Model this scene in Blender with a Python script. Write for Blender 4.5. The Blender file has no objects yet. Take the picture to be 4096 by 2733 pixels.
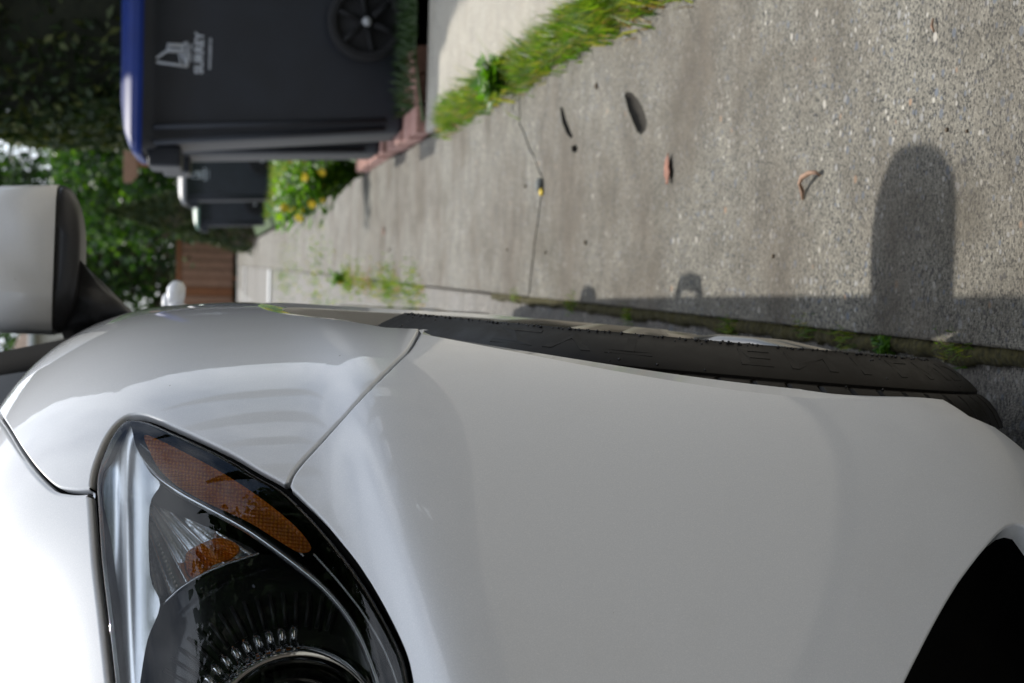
import bpy, bmesh, math, random
import numpy as np
from mathutils import Vector, Matrix, Quaternion
from mathutils.bvhtree import BVHTree
from mathutils.geometry import delaunay_2d_cdt
rng = np.random.default_rng(7); random.seed(7)
scene = bpy.context.scene
COL = scene.collection

# ------------------------------------------------------------------ camera (held on its side), sky, sun, exposure
FP = 7000.0                       # focal length in photo pixels (photo 4096 x 2733)
H = 0.70                          # camera height
YAW, PITCH, ROLL = math.radians(2.3336), math.radians(9.4436), math.radians(1.2)
def rot(ax, a): return np.array(Matrix.Rotation(a, 3, ax))
CM = rot('Z', YAW) @ rot('X', -PITCH) @ rot('Y', -ROLL)      # columns: right, forward, up of the upright view
cam = bpy.data.cameras.new('camera'); camo = bpy.data.objects.new('camera', cam); COL.objects.link(camo)
R_, F_, U_ = CM[:, 0], CM[:, 1], CM[:, 2]
m = Matrix.Identity(4)
for i in range(3):
    m[i][0] = -U_[i]; m[i][1] = R_[i]; m[i][2] = -F_[i]
m[2][3] = H
camo.matrix_world = m
cam.sensor_fit = 'HORIZONTAL'; cam.sensor_width = 23.5; cam.lens = FP / 4096 * 23.5
cam.clip_start = 0.05; cam.clip_end = 2000
cam.dof.use_dof = True; cam.dof.focus_distance = 1.20; cam.dof.aperture_fstop = 9.5
scene.camera = camo

SUN_DIR = Vector((0.045, -0.65, -0.93)).normalized()          # the way the light travels
elev = math.asin(-SUN_DIR.z); az = math.atan2(-SUN_DIR.x, -SUN_DIR.y)
w = bpy.data.worlds.new('World'); scene.world = w; w.use_nodes = True
nt = w.node_tree; nt.nodes.clear()
wo = nt.nodes.new('ShaderNodeOutputWorld'); bg = nt.nodes.new('ShaderNodeBackground')
sky = nt.nodes.new('ShaderNodeTexSky'); sky.sky_type = 'NISHITA'; sky.sun_disc = False
sky.sun_elevation = elev; sky.sun_rotation = az; sky.air_density = 1.0; sky.dust_density = 1.5
tc = nt.nodes.new('ShaderNodeTexCoord'); mp = nt.nodes.new('ShaderNodeMapping'); mp.inputs['Scale'].default_value = (1, 1, 2.2)
nz = nt.nodes.new('ShaderNodeTexNoise'); nz.inputs['Scale'].default_value = 1.7; nz.inputs['Detail'].default_value = 7; nz.inputs['Roughness'].default_value = .55
cr = nt.nodes.new('ShaderNodeValToRGB'); cr.color_ramp.elements[0].position = .36; cr.color_ramp.elements[1].position = .60
mx = nt.nodes.new('ShaderNodeMix'); mx.data_type = 'RGBA'; mx.inputs['B'].default_value = (11.6, 12.4, 13.6, 1)
nt.links.new(tc.outputs['Generated'], mp.inputs['Vector']); nt.links.new(mp.outputs['Vector'], nz.inputs['Vector'])
nt.links.new(nz.outputs['Fac'], cr.inputs['Fac']); nt.links.new(cr.outputs['Color'], mx.inputs['Factor'])
nt.links.new(sky.outputs['Color'], mx.inputs['A']); nt.links.new(mx.outputs['Result'], bg.inputs['Color'])
bg.inputs['Strength'].default_value = 0.128; nt.links.new(bg.outputs['Background'], wo.inputs['Surface'])
sun = bpy.data.lights.new('sun', 'SUN'); sun.energy = 3.9; sun.angle = math.radians(.6); sun.color = (1, .95, .87)
suno = bpy.data.objects.new('sun', sun); COL.objects.link(suno); suno.rotation_euler = SUN_DIR.to_track_quat('-Z', 'Y').to_euler()
scene.view_settings.view_transform = 'Standard'; scene.view_settings.look = 'None'
scene.view_settings.exposure = 0.0; scene.view_settings.gamma = 1; scene.view_settings.use_curve_mapping = False
scene.render.engine = 'CYCLES'; scene.cycles.max_bounces = 10; scene.cycles.transparent_max_bounces = 12
scene.cycles.caustics_reflective = False; scene.cycles.caustics_refractive = False
scene.cycles.use_denoising = True

# ------------------------------------------------------------------ pixel helpers (photo pixels -> places)
CP = np.array([0, 0, H])
def ray(x, y):
    d = CM @ np.array([1366.5 - y, FP, 2048 - x]); return d / np.linalg.norm(d)
def G(x, y, z=0.0):
    d = ray(x, y); return CP + d * ((z - H) / d[2])
def PY(x, y, Y):
    d = ray(x, y); return CP + d * (Y / d[1])

# ------------------------------------------------------------------ object helpers
def link(name, me, mat=None, parent=None, **props):
    o = bpy.data.objects.new(name, me); COL.objects.link(o)
    if mat is not None and me is not None: me.materials.append(mat)
    if parent is not None: o.parent = parent
    for k, v in props.items(): o[k] = v
    return o
def thing(name, loc, label, category, group=None, rz=0.0):
    o = bpy.data.objects.new(name, None); COL.objects.link(o); o.location = loc; o.rotation_euler = (0, 0, rz)
    o['label'] = label; o['category'] = category
    if group: o['group'] = group
    return o
def mesh(verts, faces, smooth=True, name='mesh'):
    me = bpy.data.meshes.new(name); me.from_pydata([tuple(map(float, v)) for v in verts], [], [tuple(int(i) for i in f) for f in faces])
    if smooth: me.polygons.foreach_set('use_smooth', [True] * len(me.polygons))
    me.update(); return me
class MB:
    def __init__(s): s.v = []; s.f = []
    def add(s, v, f):
        n = len(s.v); s.v.extend([tuple(p) for p in v]); s.f.extend([tuple(i + n for i in q) for q in f]); return s
    def box(s, lo, hi, M=None):
        x0, y0, z0 = lo; x1, y1, z1 = hi
        v = [Vector(p) for p in [(x0,y0,z0),(x1,y0,z0),(x1,y1,z0),(x0,y1,z0),(x0,y0,z1),(x1,y0,z1),(x1,y1,z1),(x0,y1,z1)]]
        if M is not None: v = [M @ p for p in v]
        return s.add(v, [(3,2,1,0),(4,5,6,7),(0,1,5,4),(1,2,6,5),(2,3,7,6),(3,0,4,7)])
    def loft(s, rings, closed=True, cap0=False, cap1=False):
        n = len(rings[0]); b = len(s.v)
        for r in rings: s.v.extend([tuple(p) for p in r])
        for i in range(len(rings) - 1):
            for j in range(n if closed else n - 1):
                k = (j + 1) % n
                s.f.append((b+i*n+j, b+i*n+k, b+(i+1)*n+k, b+(i+1)*n+j))
        if cap0: s.f.append(tuple(b + j for j in range(n))[::-1])
        if cap1: s.f.append(tuple(b + (len(rings)-1)*n + j for j in range(n)))
        return s
    def tube(s, pts, r, n=8, caps=True):
        pts = [np.array(p, float) for p in pts]; rings = []
        rs = r if hasattr(r, '__len__') else [r] * len(pts)
        up = np.array([.123, .341, .93])
        for i, p in enumerate(pts):
            t = pts[min(i+1, len(pts)-1)] - pts[max(i-1, 0)]; t /= np.linalg.norm(t) + 1e-9
            a = np.cross(t, up); 
            if np.linalg.norm(a) < 1e-3: a = np.cross(t, [1, 0, 0])
            a /= np.linalg.norm(a); b = np.cross(t, a)
            rings.append([p + rs[i] * (math.cos(q) * a + math.sin(q) * b) for q in np.linspace(0, 2*math.pi, n, endpoint=False)])
        return s.loft(rings, True, caps, caps)
    def lathe(s, prof, n=48, axis='x', cen=(0,0,0), cap=False):
        # prof: list of (axial, radius)
        rings = []
        for a, r in prof:
            ring = []
            for q in np.linspace(0, 2*math.pi, n, endpoint=False):
                c, d = r*math.cos(q), r*math.sin(q)
                p = (a, c, d) if axis == 'x' else ((c, a, d) if axis == 'y' else (c, d, a))
                ring.append((p[0]+cen[0], p[1]+cen[1], p[2]+cen[2]))
            rings.append(ring)
        return s.loft(rings, True, cap, cap)
    def build(s, name, mat, parent=None, smooth=True, bevel=0, **props):
        me = mesh(s.v, s.f, smooth, name)
        o = link(name, me, mat, parent, **props)
        if bevel:
            b = o.modifiers.new('b', 'BEVEL'); b.width = bevel; b.segments = 2; b.limit_method = 'ANGLE'; b.angle_limit = .7
            b.harden_normals = True
        return o
def rrect(w, d, r, n=5, cx=0, cy=0):
    pts = []
    for sx, sy, a0 in ((1,1,0),(-1,1,90),(-1,-1,180),(1,-1,270)):
        for k in range(n):
            a = math.radians(a0 + 90*k/(n-1)); pts.append((cx + sx*(w/2-r) + r*math.cos(a), cy + sy*(d/2-r) + r*math.sin(a)))
    return pts
def text_mesh(txt, size, bold=0.0, extrude=0.0005):
    cu = bpy.data.curves.new('t', 'FONT'); cu.body = txt; cu.size = size; cu.extrude = extrude; cu.offset = bold; cu.align_x = 'CENTER'
    o = bpy.data.objects.new('t', cu); COL.objects.link(o)
    dg = bpy.context.evaluated_depsgraph_get(); me = bpy.data.meshes.new_from_object(o.evaluated_get(dg))
    bpy.data.objects.remove(o); me.materials.clear(); return me

# ------------------------------------------------------------------ materials
def newmat(name):
    mt = bpy.data.materials.new(name); mt.use_nodes = True; n = mt.node_tree; n.nodes.clear()
    out = n.nodes.new('ShaderNodeOutputMaterial'); p = n.nodes.new('ShaderNodeBsdfPrincipled')
    n.links.new(p.outputs['BSDF'], out.inputs['Surface']); return mt, n, p, out
def N(n, t, **kw):
    nd = n.nodes.new(t)
    for k, v in kw.items():
        if k in nd.inputs: nd.inputs[k].default_value = v
        else: setattr(nd, k, v)
    return nd
def ramp(n, src, stops, interp='LINEAR'):
    r = n.nodes.new('ShaderNodeValToRGB'); e = r.color_ramp.elements; r.color_ramp.interpolation = interp
    while len(e) < len(stops): e.new(.5)
    for i, (p, c) in enumerate(stops):
        e[i].position = p; e[i].color = (c, c, c, 1) if not hasattr(c, '__len__') else (*c, 1)
    n.links.new(src, r.inputs['Fac']); return r.outputs['Color']
def mixc(n, fac, a, b, mode='MIX'):
    x = n.nodes.new('ShaderNodeMix'); x.data_type = 'RGBA'; x.blend_type = mode
    for s, k in ((fac, 'Factor'), (a, 'A'), (b, 'B')):
        if isinstance(s, bpy.types.NodeSocket): n.links.new(s, x.inputs[k])
        elif k == 'Factor': x.inputs[k].default_value = s
        else: x.inputs[k].default_value = (*s, 1)
    return x.outputs['Result']
def bump(n, p, h, strength=.3, dist=.002, norm=None):
    b = n.nodes.new('ShaderNodeBump'); b.inputs['Strength'].default_value = strength; b.inputs['Distance'].default_value = dist
    n.links.new(h, b.inputs['Height']); 
    if norm: n.links.new(norm, b.inputs['Normal'])
    n.links.new(b.outputs['Normal'], p.inputs['Normal']); return b.outputs['Normal']
def plain(name, col, rough=.5, metal=0.0, vary=.12, scale=40, coat=0.0, bumpy=0.0, spec=.5):
    mt, n, p, _ = newmat(name)
    tcn = N(n, 'ShaderNodeTexCoord'); nzn = N(n, 'ShaderNodeTexNoise', Scale=scale, Detail=4.0)
    n.links.new(tcn.outputs['Object'], nzn.inputs['Vector'])
    c = np.array(col); lo = tuple(np.clip(c*(1-vary), 0, 1)); hi = tuple(np.clip(c*(1+vary), 0, 1))
    n.links.new(ramp(n, nzn.outputs['Fac'], [(.3, lo), (.7, hi)]), p.inputs['Base Color'])
    p.inputs['Roughness'].default_value = rough; p.inputs['Metallic'].default_value = metal
    p.inputs['Coat Weight'].default_value = coat; p.inputs['Specular IOR Level'].default_value = spec
    if bumpy: bump(n, p, nzn.outputs['Fac'], bumpy, .002)
    return mt
def foliage(name, cols, trans=.25, rough=.5):
    mt, n, p, out = newmat(name)
    g = N(n, 'ShaderNodeNewGeometry')
    c = ramp(n, g.outputs['Random Per Island'], [(i/(len(cols)-1), k) for i, k in enumerate(cols)])
    n.links.new(c, p.inputs['Base Color']); p.inputs['Roughness'].default_value = rough
    t = N(n, 'ShaderNodeBsdfTranslucent'); n.links.new(mixc(n, 1.0, c, (1.5, 1.6, .5), 'MULTIPLY'), t.inputs['Color'])
    ms = N(n, 'ShaderNodeMixShader'); ms.inputs[0].default_value = trans
    n.links.new(p.outputs['BSDF'], ms.inputs[1]); n.links.new(t.outputs['BSDF'], ms.inputs[2]); n.links.new(ms.outputs['Shader'], out.inputs['Surface'])
    return mt
def concrete(name, sand, dark, peb, pscale=150., mottling=.25, warm=(.30,.25,.19), stain=.35, fine=1.0, agg=1.0):
    """exposed-aggregate concrete: sand matrix, dark grains, scattered pale pebbles, brown stains"""
    mt, n, p, _ = newmat(name)
    tcn = N(n, 'ShaderNodeTexCoord'); v = tcn.outputs['Object']
    v1 = N(n, 'ShaderNodeTexVoronoi', Scale=pscale); n.links.new(v, v1.inputs['Vector'])
    v2 = N(n, 'ShaderNodeTexVoronoi', Scale=pscale*3.4); n.links.new(v, v2.inputs['Vector'])
    warp = N(n, 'ShaderNodeTexNoise', Scale=pscale*.35, Detail=2.0); n.links.new(v, warp.inputs['Vector'])
    sep = N(n, 'ShaderNodeSeparateColor'); n.links.new(v1.outputs['Color'], sep.inputs['Color'])
    sep2 = N(n, 'ShaderNodeSeparateColor'); n.links.new(v2.outputs['Color'], sep2.inputs['Color'])
    base = ramp(n, sep2.outputs['Red'], [(0, dark), (.20, tuple(np.array(dark)*1.5)), (.30, tuple(np.array(sand)*.75)), (.7, sand), (1, tuple(np.array(sand)*1.5))])
    pebcol = ramp(n, sep.outputs['Green'], [(0, peb[0]), (.33, peb[1]), (.6, peb[2]), (.9, peb[3]), (1, peb[4])], 'CONSTANT')
    inp = ramp(n, v1.outputs['Distance'], [(.30, 1.0), (.42, 0.0)])
    ispeb = ramp(n, sep.outputs['Red'], [(min(.70/agg, .97), 0.0), (min(.72/agg, .99), 1.0)])
    mm = N(n, 'ShaderNodeMath', operation='MULTIPLY'); n.links.new(inp, mm.inputs[0]); n.links.new(ispeb, mm.inputs[1])
    c = mixc(n, mm.outputs[0], base, pebcol)
    v3 = N(n, 'ShaderNodeTexVoronoi', Scale=pscale*.42); n.links.new(v, v3.inputs['Vector']); sep3 = N(n, 'ShaderNodeSeparateColor'); n.links.new(v3.outputs['Color'], sep3.inputs['Color'])
    m3 = N(n, 'ShaderNodeMath', operation='MULTIPLY'); n.links.new(ramp(n, v3.outputs['Distance'], [(.22, 1.0), (.30, 0.0)]), m3.inputs[0]); n.links.new(ramp(n, sep3.outputs['Red'], [(.76, 0.0), (.78, 1.0)]), m3.inputs[1])
    c = mixc(n, m3.outputs[0], c, ramp(n, sep3.outputs['Green'], [(0, peb[0]), (.4, peb[1]), (.75, peb[3]), (.93, peb[4])], 'CONSTANT'))
    big = N(n, 'ShaderNodeTexNoise', Scale=2.2, Detail=6.0, Roughness=.62); n.links.new(v, big.inputs['Vector'])
    c = mixc(n, ramp(n, big.outputs['Fac'], [(.43, 0.0), (.64, stain)]), c, warm, 'MIX')
    mid = N(n, 'ShaderNodeTexNoise', Scale=11., Detail=5.0, Roughness=.6); n.links.new(v, mid.inputs['Vector'])
    c = mixc(n, 1.0, c, ramp(n, mid.outputs['Fac'], [(.3, 1-mottling), (.7, 1+mottling*.4)]), 'MULTIPLY')
    spots = N(n, 'ShaderNodeTexNoise', Scale=3.1, Detail=4.0); mps = N(n, 'ShaderNodeMapping'); mps.inputs['Scale'].default_value = (1.9, .8, 1); mps.inputs['Rotation'].default_value = (0, 0, .5)
    n.links.new(v, mps.inputs['Vector']); n.links.new(mps.outputs['Vector'], spots.inputs['Vector'])
    c = mixc(n, ramp(n, spots.outputs['Fac'], [(.53, 0.0), (.70, .62*min(1, stain))]), c, (.085, .072, .05))
    n.links.new(c, p.inputs['Base Color']); p.inputs['Roughness'].default_value = .82; p.inputs['Specular IOR Level'].default_value = .35
    hh = N(n, 'ShaderNodeMath', operation='ADD'); n.links.new(v1.outputs['Distance'], hh.inputs[0]); n.links.new(v2.outputs['Distance'], hh.inputs[1])
    inv = N(n, 'ShaderNodeMath', operation='SUBTRACT'); inv.inputs[0].default_value = 1; n.links.new(hh.outputs[0], inv.inputs[1])
    bump(n, p, inv.outputs[0], .55*fine, .003)
    return mt
PEB = [(.36,.355,.34), (.16,.18,.21), (.10,.10,.105), (.55,.52,.46), (.40,.27,.18)]
M_side = concrete('sidewalk_concrete', (.245,.230,.190), (.045,.045,.043), PEB, 125., .30, (.125,.105,.08), .85)
M_gut = concrete('gutter_concrete', (.24,.225,.20), (.05,.05,.05), PEB, 115., .25, (.17,.15,.12), .4)
M_drive = concrete('driveway_concrete', (.40,.372,.31), (.22,.205,.18), PEB, 170., .16, (.34,.30,.235), .3, .5, .7)
M_soil = plain('soil', (.06,.045,.03), .95, vary=.5, scale=60, bumpy=.6)
M_lawn = plain('lawn_ground', (.045,.075,.02), .95, vary=.4, scale=12, bumpy=.5)
M_moss = plain('moss', (.055,.048,.014), .95, vary=.65, scale=160, bumpy=.9)
M_asph = plain('asphalt', (.26,.25,.235), .9, vary=.2, scale=30, bumpy=.3)
M_white = plain('road_paint', (.46,.46,.45), .8, vary=.1)
M_dark = plain('dark_cavity', (.006,.006,.006), .9, vary=.2, spec=.1)
M_rubber = plain('rubber_trim', (.018,.018,.019), .55, vary=.2)
M_plastic = plain('black_plastic', (.022,.022,.024), .38, vary=.15, scale=300)
M_glosspl = plain('gloss_black', (.01,.01,.011), .12, vary=.1)
M_chrome = plain('chrome', (.82,.83,.85), .06, 1.0, vary=.02)
M_satin = plain('satin_reflector', (.62,.64,.68), .22, 1.0, vary=.04)
M_brick = plain('paver_brick', (.40,.22,.18), .9, vary=.3, scale=60, bumpy=.5)
M_wood = plain('weathered_board', (.23,.13,.085), .85, vary=.3, scale=25, bumpy=.3)
M_woodr = plain('red_brown_board', (.19,.075,.03), .85, vary=.3, scale=25, bumpy=.3)
M_bark = plain('bark', (.10,.075,.05), .95, vary=.4, scale=20, bumpy=.6)
M_stone = plain('pebble_grey', (.17,.18,.17), .8, vary=.3, scale=200, bumpy=.4)
M_leafdry = plain('dry_leaf', (.24,.095,.055), .7, vary=.35, scale=300)
M_twig = plain('pale_twig', (.40,.25,.17), .8, vary=.25, scale=300)
M_yel = plain('yellow_petal', (.85,.60,.02), .6, vary=.15)
# ------------------------------------------------------------------ ground
def zg(Y): 
    t = max(0.0, min(1.0, (Y - 15) / 45.)); return .23 * t * t * (3 - 2*t)
def inside(P, poly):
    P = np.asarray(P, float); poly = np.asarray(poly, float)
    x, y = P[:, 0], P[:, 1]; r = np.zeros(len(P), bool); x0, y0 = poly[-1]
    for x1, y1 in poly:
        c = (y1 > y) != (y0 > y)
        with np.errstate(divide='ignore', invalid='ignore'):
            xi = (x0 - x1) * (y - y1) / (y0 - y1 + 1e-30) + x1
        r ^= c & (x < xi); x0, y0 = x1, y1
    return r
def area2(p): p = np.asarray(p); q = np.roll(p, -1, 0); return .5*np.sum(p[:,0]*q[:,1]-q[:,0]*p[:,1])
def off2(p, d):
    p = np.asarray(p, float); t = np.roll(p, -1, 0) - np.roll(p, 1, 0); t /= np.linalg.norm(t, axis=1)[:, None] + 1e-12
    return p + d * np.c_[-t[:,1], t[:,0]]            # inwards for a counter-clockwise loop
def resample(p, ds, closed=True):
    p = np.asarray(p, float); q = np.vstack([p, p[:1]]) if closed else p; out = []
    for a, b in zip(q[:-1], q[1:]):
        n = max(1, int(math.ceil(np.linalg.norm(b-a)/ds)))
        out += [a + (b-a)*k/n for k in range(n)]
    if not closed: out.append(q[-1])
    return np.array(out)
def cdt_fill(loops, extra):
    pts = []; edges = []
    for L in loops:
        b = len(pts); pts += [tuple(q) for q in L]; edges += [(b+i, b+(i+1) % len(L)) for i in range(len(L))]
    nb = len(pts); pts += [tuple(q) for q in extra]
    V, E, F, *_r = delaunay_2d_cdt([Vector(q) for q in pts], edges, [], 0, 1e-7)
    V = np.array([tuple(q) for q in V]); F = [tuple(f) for f in F if len(f) == 3]
    cen = np.array([V[list(f)].mean(0) for f in F]); ok = inside(cen, loops[0])
    for hL in loops[1:]: ok &= ~inside(cen, hL)
    F = [f for f, k in zip(F, ok) if k]
    F = [f if area2(V[list(f)]) > 0 else f[::-1] for f in F]
    return V, F, _r[0]
def slab(name, poly, mat, parent=None, holes=(), z=0.0, r=.007, depth=.09, grid=.25, rise=True, **props):
    poly = np.asarray(poly, float)
    if area2(poly) < 0: poly = poly[::-1]
    hs = [np.asarray(h, float) if area2(h) > 0 else np.asarray(h, float)[::-1] for h in holes]
    inner = off2(poly, r)
    lo, hi = inner.min(0), inner.max(0)
    gx, gy = np.meshgrid(np.arange(lo[0]+grid/2, hi[0], grid), np.arange(lo[1]+grid/2, hi[1], grid)); ex = np.c_[gx.ravel(), gy.ravel()]
    ex = ex[inside(ex, inner)]
    for h in hs: ex = ex[~inside(ex, off2(h, -.01))]
    V, F, _ = cdt_fill([inner] + hs, ex)
    zf = (lambda y: z + zg(y)) if rise else (lambda y: z)
    b = MB(); b.add([(p[0], p[1], zf(p[1])) for p in V], F)
    rings = []
    for a in (0, 30, 60, 90):
        q = off2(poly, r*(1-math.sin(math.radians(a)))); dz = r*(1-math.cos(math.radians(a)))
        rings.append([(p[0], p[1], zf(p[1])-dz) for p in q])
    rings.append([(p[0], p[1], zf(p[1])-depth) for p in poly])
    b.loft([x[::-1] for x in rings], True); pits = []
    for h in hs:      # a shallow bowl
        c = h.mean(0); rr = []
        for s_, dz in ((1, 0), (.93, .006), (.8, .012), (.5, .015), (.15, .016)):
            rr.append([(c[0]+(p[0]-c[0])*s_, c[1]+(p[1]-c[1])*s_, zf(p[1])-dz) for p in h])
        b2 = MB(); b2.loft(rr, True, False, True); pits.append(b2)
    o = b.build(name, mat, parent, True, **props)
    for b2 in pits: b2.build('pit', M_inner0, parent, True)
    return o

M_inner0 = plain('dark_fill', (.03,.025,.018), .95, vary=.4, scale=200)  # darker than the slabs, fills the pits and the crack
gm = MB()
xs = [-300, -60, -12, 12, 60, 300]; ys = [-300, -60, -10, 5, 15, 20, 25, 30, 35, 40, 45, 50, 55, 60, 100, 400]
gm.add([(x, y, zg(y) - .075) for y in ys for x in xs], [(j*6+i, j*6+i+1, (j+1)*6+i+1, (j+1)*6+i) for j in range(15) for i in range(5)])
gm.build('ground', M_soil, None, True, kind='structure')
XB, XA = -.058, .453
rd = MB(); yy = list(np.arange(-40, 62, 2.0)); 
rd.add([(x, y, zg(y) + dz) for y in yy for x, dz in ((-9, -.02), (-.75, -.03), (-.75+.002, -.018), (XB-.004, -.016))], 
       [(j*4+i, j*4+i+1, (j+1)*4+i+1, (j+1)*4+i) for j in range(len(yy)-1) for i in (0,)])
rd.build('road', M_asph, None, True, kind='structure')
gt = MB(); gx = [-.75, -.4, -.2, XB-.006]
gutter = link('gutter', None, None, None, kind='structure')
edges_y = [-2.2, 1.0, 4.02, 7.2, 10.6, 14, 17.5, 21, 24.5, 28, 31.5, 35, 42, 50, 60]
for a, b_ in zip(edges_y[:-1], edges_y[1:]):
    slab('gutter_slab', resample([(-.75, a+.004), (XB-.006, a+.004), (XB-.006, b_-.004), (-.75, b_-.004)], .3), M_gut, gutter, (), -.017, .006, .06, .5)
for (x0, y0, x1, y1) in ((990, 1068, 1006, 1150), (1062, 1078, 1082, 1190)):
    a = G(x0, y0, .1); b_ = G(x1, y1, .1); y_ = a[1]
    mk = MB(); mk.add([(b_[0]-.4, y_, zg(y_)+.006), (a[0], y_, zg(y_)+.006), (a[0], y_+1.0, zg(y_+1)+.006), (b_[0]-.4, y_+1.0, zg(y_+1)+.006)], [(0,1,2,3)])
    mk.build('road_marking', M_white, None, False, kind='structure')

# sidewalk slabs, one broken across by an old crack
sidewalk = link('sidewalk', None, None, None, kind='structure')
crack = np.array([G(x, y)[:2] for x, y in [(2072,320),(2078,357),(2078,495),(2108,562),(2134,618),(2160,689),(2167,725),(2165,774),(2142,947),(2123,1106),(2117,1176),(2112,1195)]])
crack[0, 0] = XA; crack[-1, 0] = XB
cr2 = resample(crack, .03, False); cr2[1:-1] += rng.normal(0, .004, (len(cr2)-2, 2))
def jag(y0, y1, x=XA, amp=.016, ds=.02):
    ysj = np.arange(y0, y1, ds); n = np.cumsum(rng.normal(0, 1, len(ysj))); n -= np.linspace(n[0], n[-1], len(ysj)); n /= (np.abs(n).max()+1e-9)
    return np.c_[x + amp*n + rng.normal(0, .0035, len(ysj)), ysj]
pit1 = np.array([G(x, y)[:2] for x, y in [(2240,430),(2252,428),(2262,470),(2278,515),(2292,545),(2284,556),(2266,535),(2248,490)]])
pit2 = np.array([G(x, y)[:2] for x, y in [(2497,380),(2508,366),(2530,372),(2556,402),(2578,445),(2588,485),(2584,520),(2566,541),(2548,528),(2530,486),(2512,440)]])
pit3 = np.array([G(x, y)[:2] for x, y in [(2286,585),(2304,578),(2312,594),(2304,612),(2288,608)]])
near = np.vstack([resample([(XB, 3.9), (XB, -2.2), (XA, -2.2)], .05, False)[1:], jag(-2.15, crack[0][1]-.01), cr2[:-0 or None] + [0, -.007]])
slab('sidewalk_slab', near, M_side, sidewalk, (resample(pit1, .012), resample(pit2, .012), resample(pit3, .008)), 0.0, .003, .09, .12)
c2 = cr2[::-1] + [0, .007]
mid = np.vstack([c2, jag(crack[0][1]+.02, 5.9, XA, .012), jag(5.92, 7.15, XA+.005, .004), resample([(XA+.02, 7.19), (XB, 7.19), (XB, crack[-1][1]+.05)], .05, False)])
slab('sidewalk_slab', mid, M_side, sidewalk, (), 0.0, .003, .09, .3)
for a, b_ in zip(edges_y[3:-1], edges_y[4:]):
    slab('sidewalk_slab', np.vstack([[(XB, a+.008), (XA+.02, a+.008)], jag(a+.02, b_-.02, XA+.02, .01, .1), [(XA+.02, b_-.008), (XB, b_-.008)]]), M_side, sidewalk, (), 0.0, .008, .09, 1.0)

cf = MB(); cf.tube(np.c_[cr2, np.full(len(cr2), -.012)], .0085, 6); cf.build('crack_fill', M_inner0, sidewalk, True)
# neighbour's driveway apron, lawn behind it
slab('driveway', resample([(XA+.055, -2.5), (3.4, -2.5), (3.4, 6.02), (XA+.02, 6.10), (XA+.03, 5.4)], .2), M_drive, None, (), .012, .012, .10, .6, False, kind='structure')
lw = MB(); ly = [6.08, 8, 12, 15, 20, 25, 30, 35, 40, 45, 50, 55, 60]
lw.add([(x, y, zg(y) + (.02 if x < .6 else .055) + (.06 if y > 15 and x > .6 else 0)) for y in ly for x in (XA+.06, .75, 3, 40)], [(j*4+i, j*4+i+1, (j+1)*4+i+1, (j+1)*4+i) for j in range(len(ly)-1) for i in range(3)])
lw.build('lawn', M_lawn, None, True, kind='structure')

# moss packed into the joint beside the gutter
def lump_strip(name, pts, w_, h_, mat, **props):
    b = MB(); rings = []
    n_p = len(pts); sm = lambda k: np.convolve(rng.random(n_p+2*k), np.ones(k)/k, 'same')[k:k+n_p]
    W_ = .25+1.5*sm(9)*(.6+.8*sm(60))+.25*rng.random(n_p); H_ = .1+1.6*sm(5)*sm(40)*2; O_ = (sm(25)-.5)*1.4
    for (x, y, z), a1, a2, a3 in zip(pts, W_, H_, O_):
        ww = w_*a1; hh = h_*a2; o = w_*a3
        rings.append([(x+o-ww*.5, y, z-.03), (x+o-ww*.42, y, z+hh*.4), (x+o-ww*.15, y, z+hh), (x+o+ww*.2, y, z+hh*.9), (x+o+ww*.45, y, z+hh*.3), (x+o+ww*.5, y, z-.03)])
    b.loft(rings, False); return b.build(name, mat, None, True, **props)
moss = lump_strip('moss', [(XB-.008, y, -.012) for y in np.arange(1.0, 4.6, .004)], .021, .007, M_moss, kind='stuff')

def blades(name, pts, hmin, hmax, mat, width=.004, lean=.6, **props):
    """grass: bent three-step blades"""
    n = len(pts); h = rng.uniform(hmin, hmax, n); az_ = rng.uniform(0, 2*np.pi, n); ln = rng.uniform(.1, lean, n)
    dx, dy = np.cos(az_)*ln, np.sin(az_)*ln; px_, py_ = -np.sin(az_), np.cos(az_); V = []; Fc = []
    for i in range(n):
        p = np.asarray(pts[i]); w0 = width*rng.uniform(.6, 1.3)
        for k, (t, ws) in enumerate(((0, 1), (.5, .8), (1, .08))):
            q = p + [dx[i]*h[i]*t**1.7, dy[i]*h[i]*t**1.7, h[i]*t*(1-.25*ln[i]*t)]; s_ = w0*ws*.5
            V.append(q - [px_[i]*s_, py_[i]*s_, 0]); V.append(q + [px_[i]*s_, py_[i]*s_, 0])
        b = 6*i; Fc += [(b, b+1, b+3, b+2), (b+2, b+3, b+5, b+4)]
    return link(name, mesh(V, Fc, False, name), mat, props.pop('parent', None), **props)
M_grass = foliage('grass_blade', [(.04,.10,.008), (.08,.17,.012), (.13,.24,.02), (.22,.26,.04), (.33,.28,.09)], .45)
M_grassd = foliage('shaded_grass', [(.012,.035,.006), (.022,.055,.008), (.035,.07,.012)], .2)  # darker grass copy, the bin's shade is put into its colours
M_weed = foliage('weed_leaf', [(.03,.09,.012), (.07,.18,.015), (.12,.27,.02), (.2,.34,.03)], .4)
M_dead = foliage('dead_stalk', [(.30,.17,.06), (.42,.27,.11), (.22,.12,.04)], .2)
def clumped(y0, y1, x, sx, n, nc, z=0.0, sc=.05):
    c = np.c_[rng.normal(x, sx, nc), rng.uniform(y0, y1, nc)]; k = rng.integers(0, nc, n)
    p = c[k] + rng.normal(0, sc, (n, 2)) * [.45, 1]; return np.c_[p, np.full(n, z)]
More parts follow.
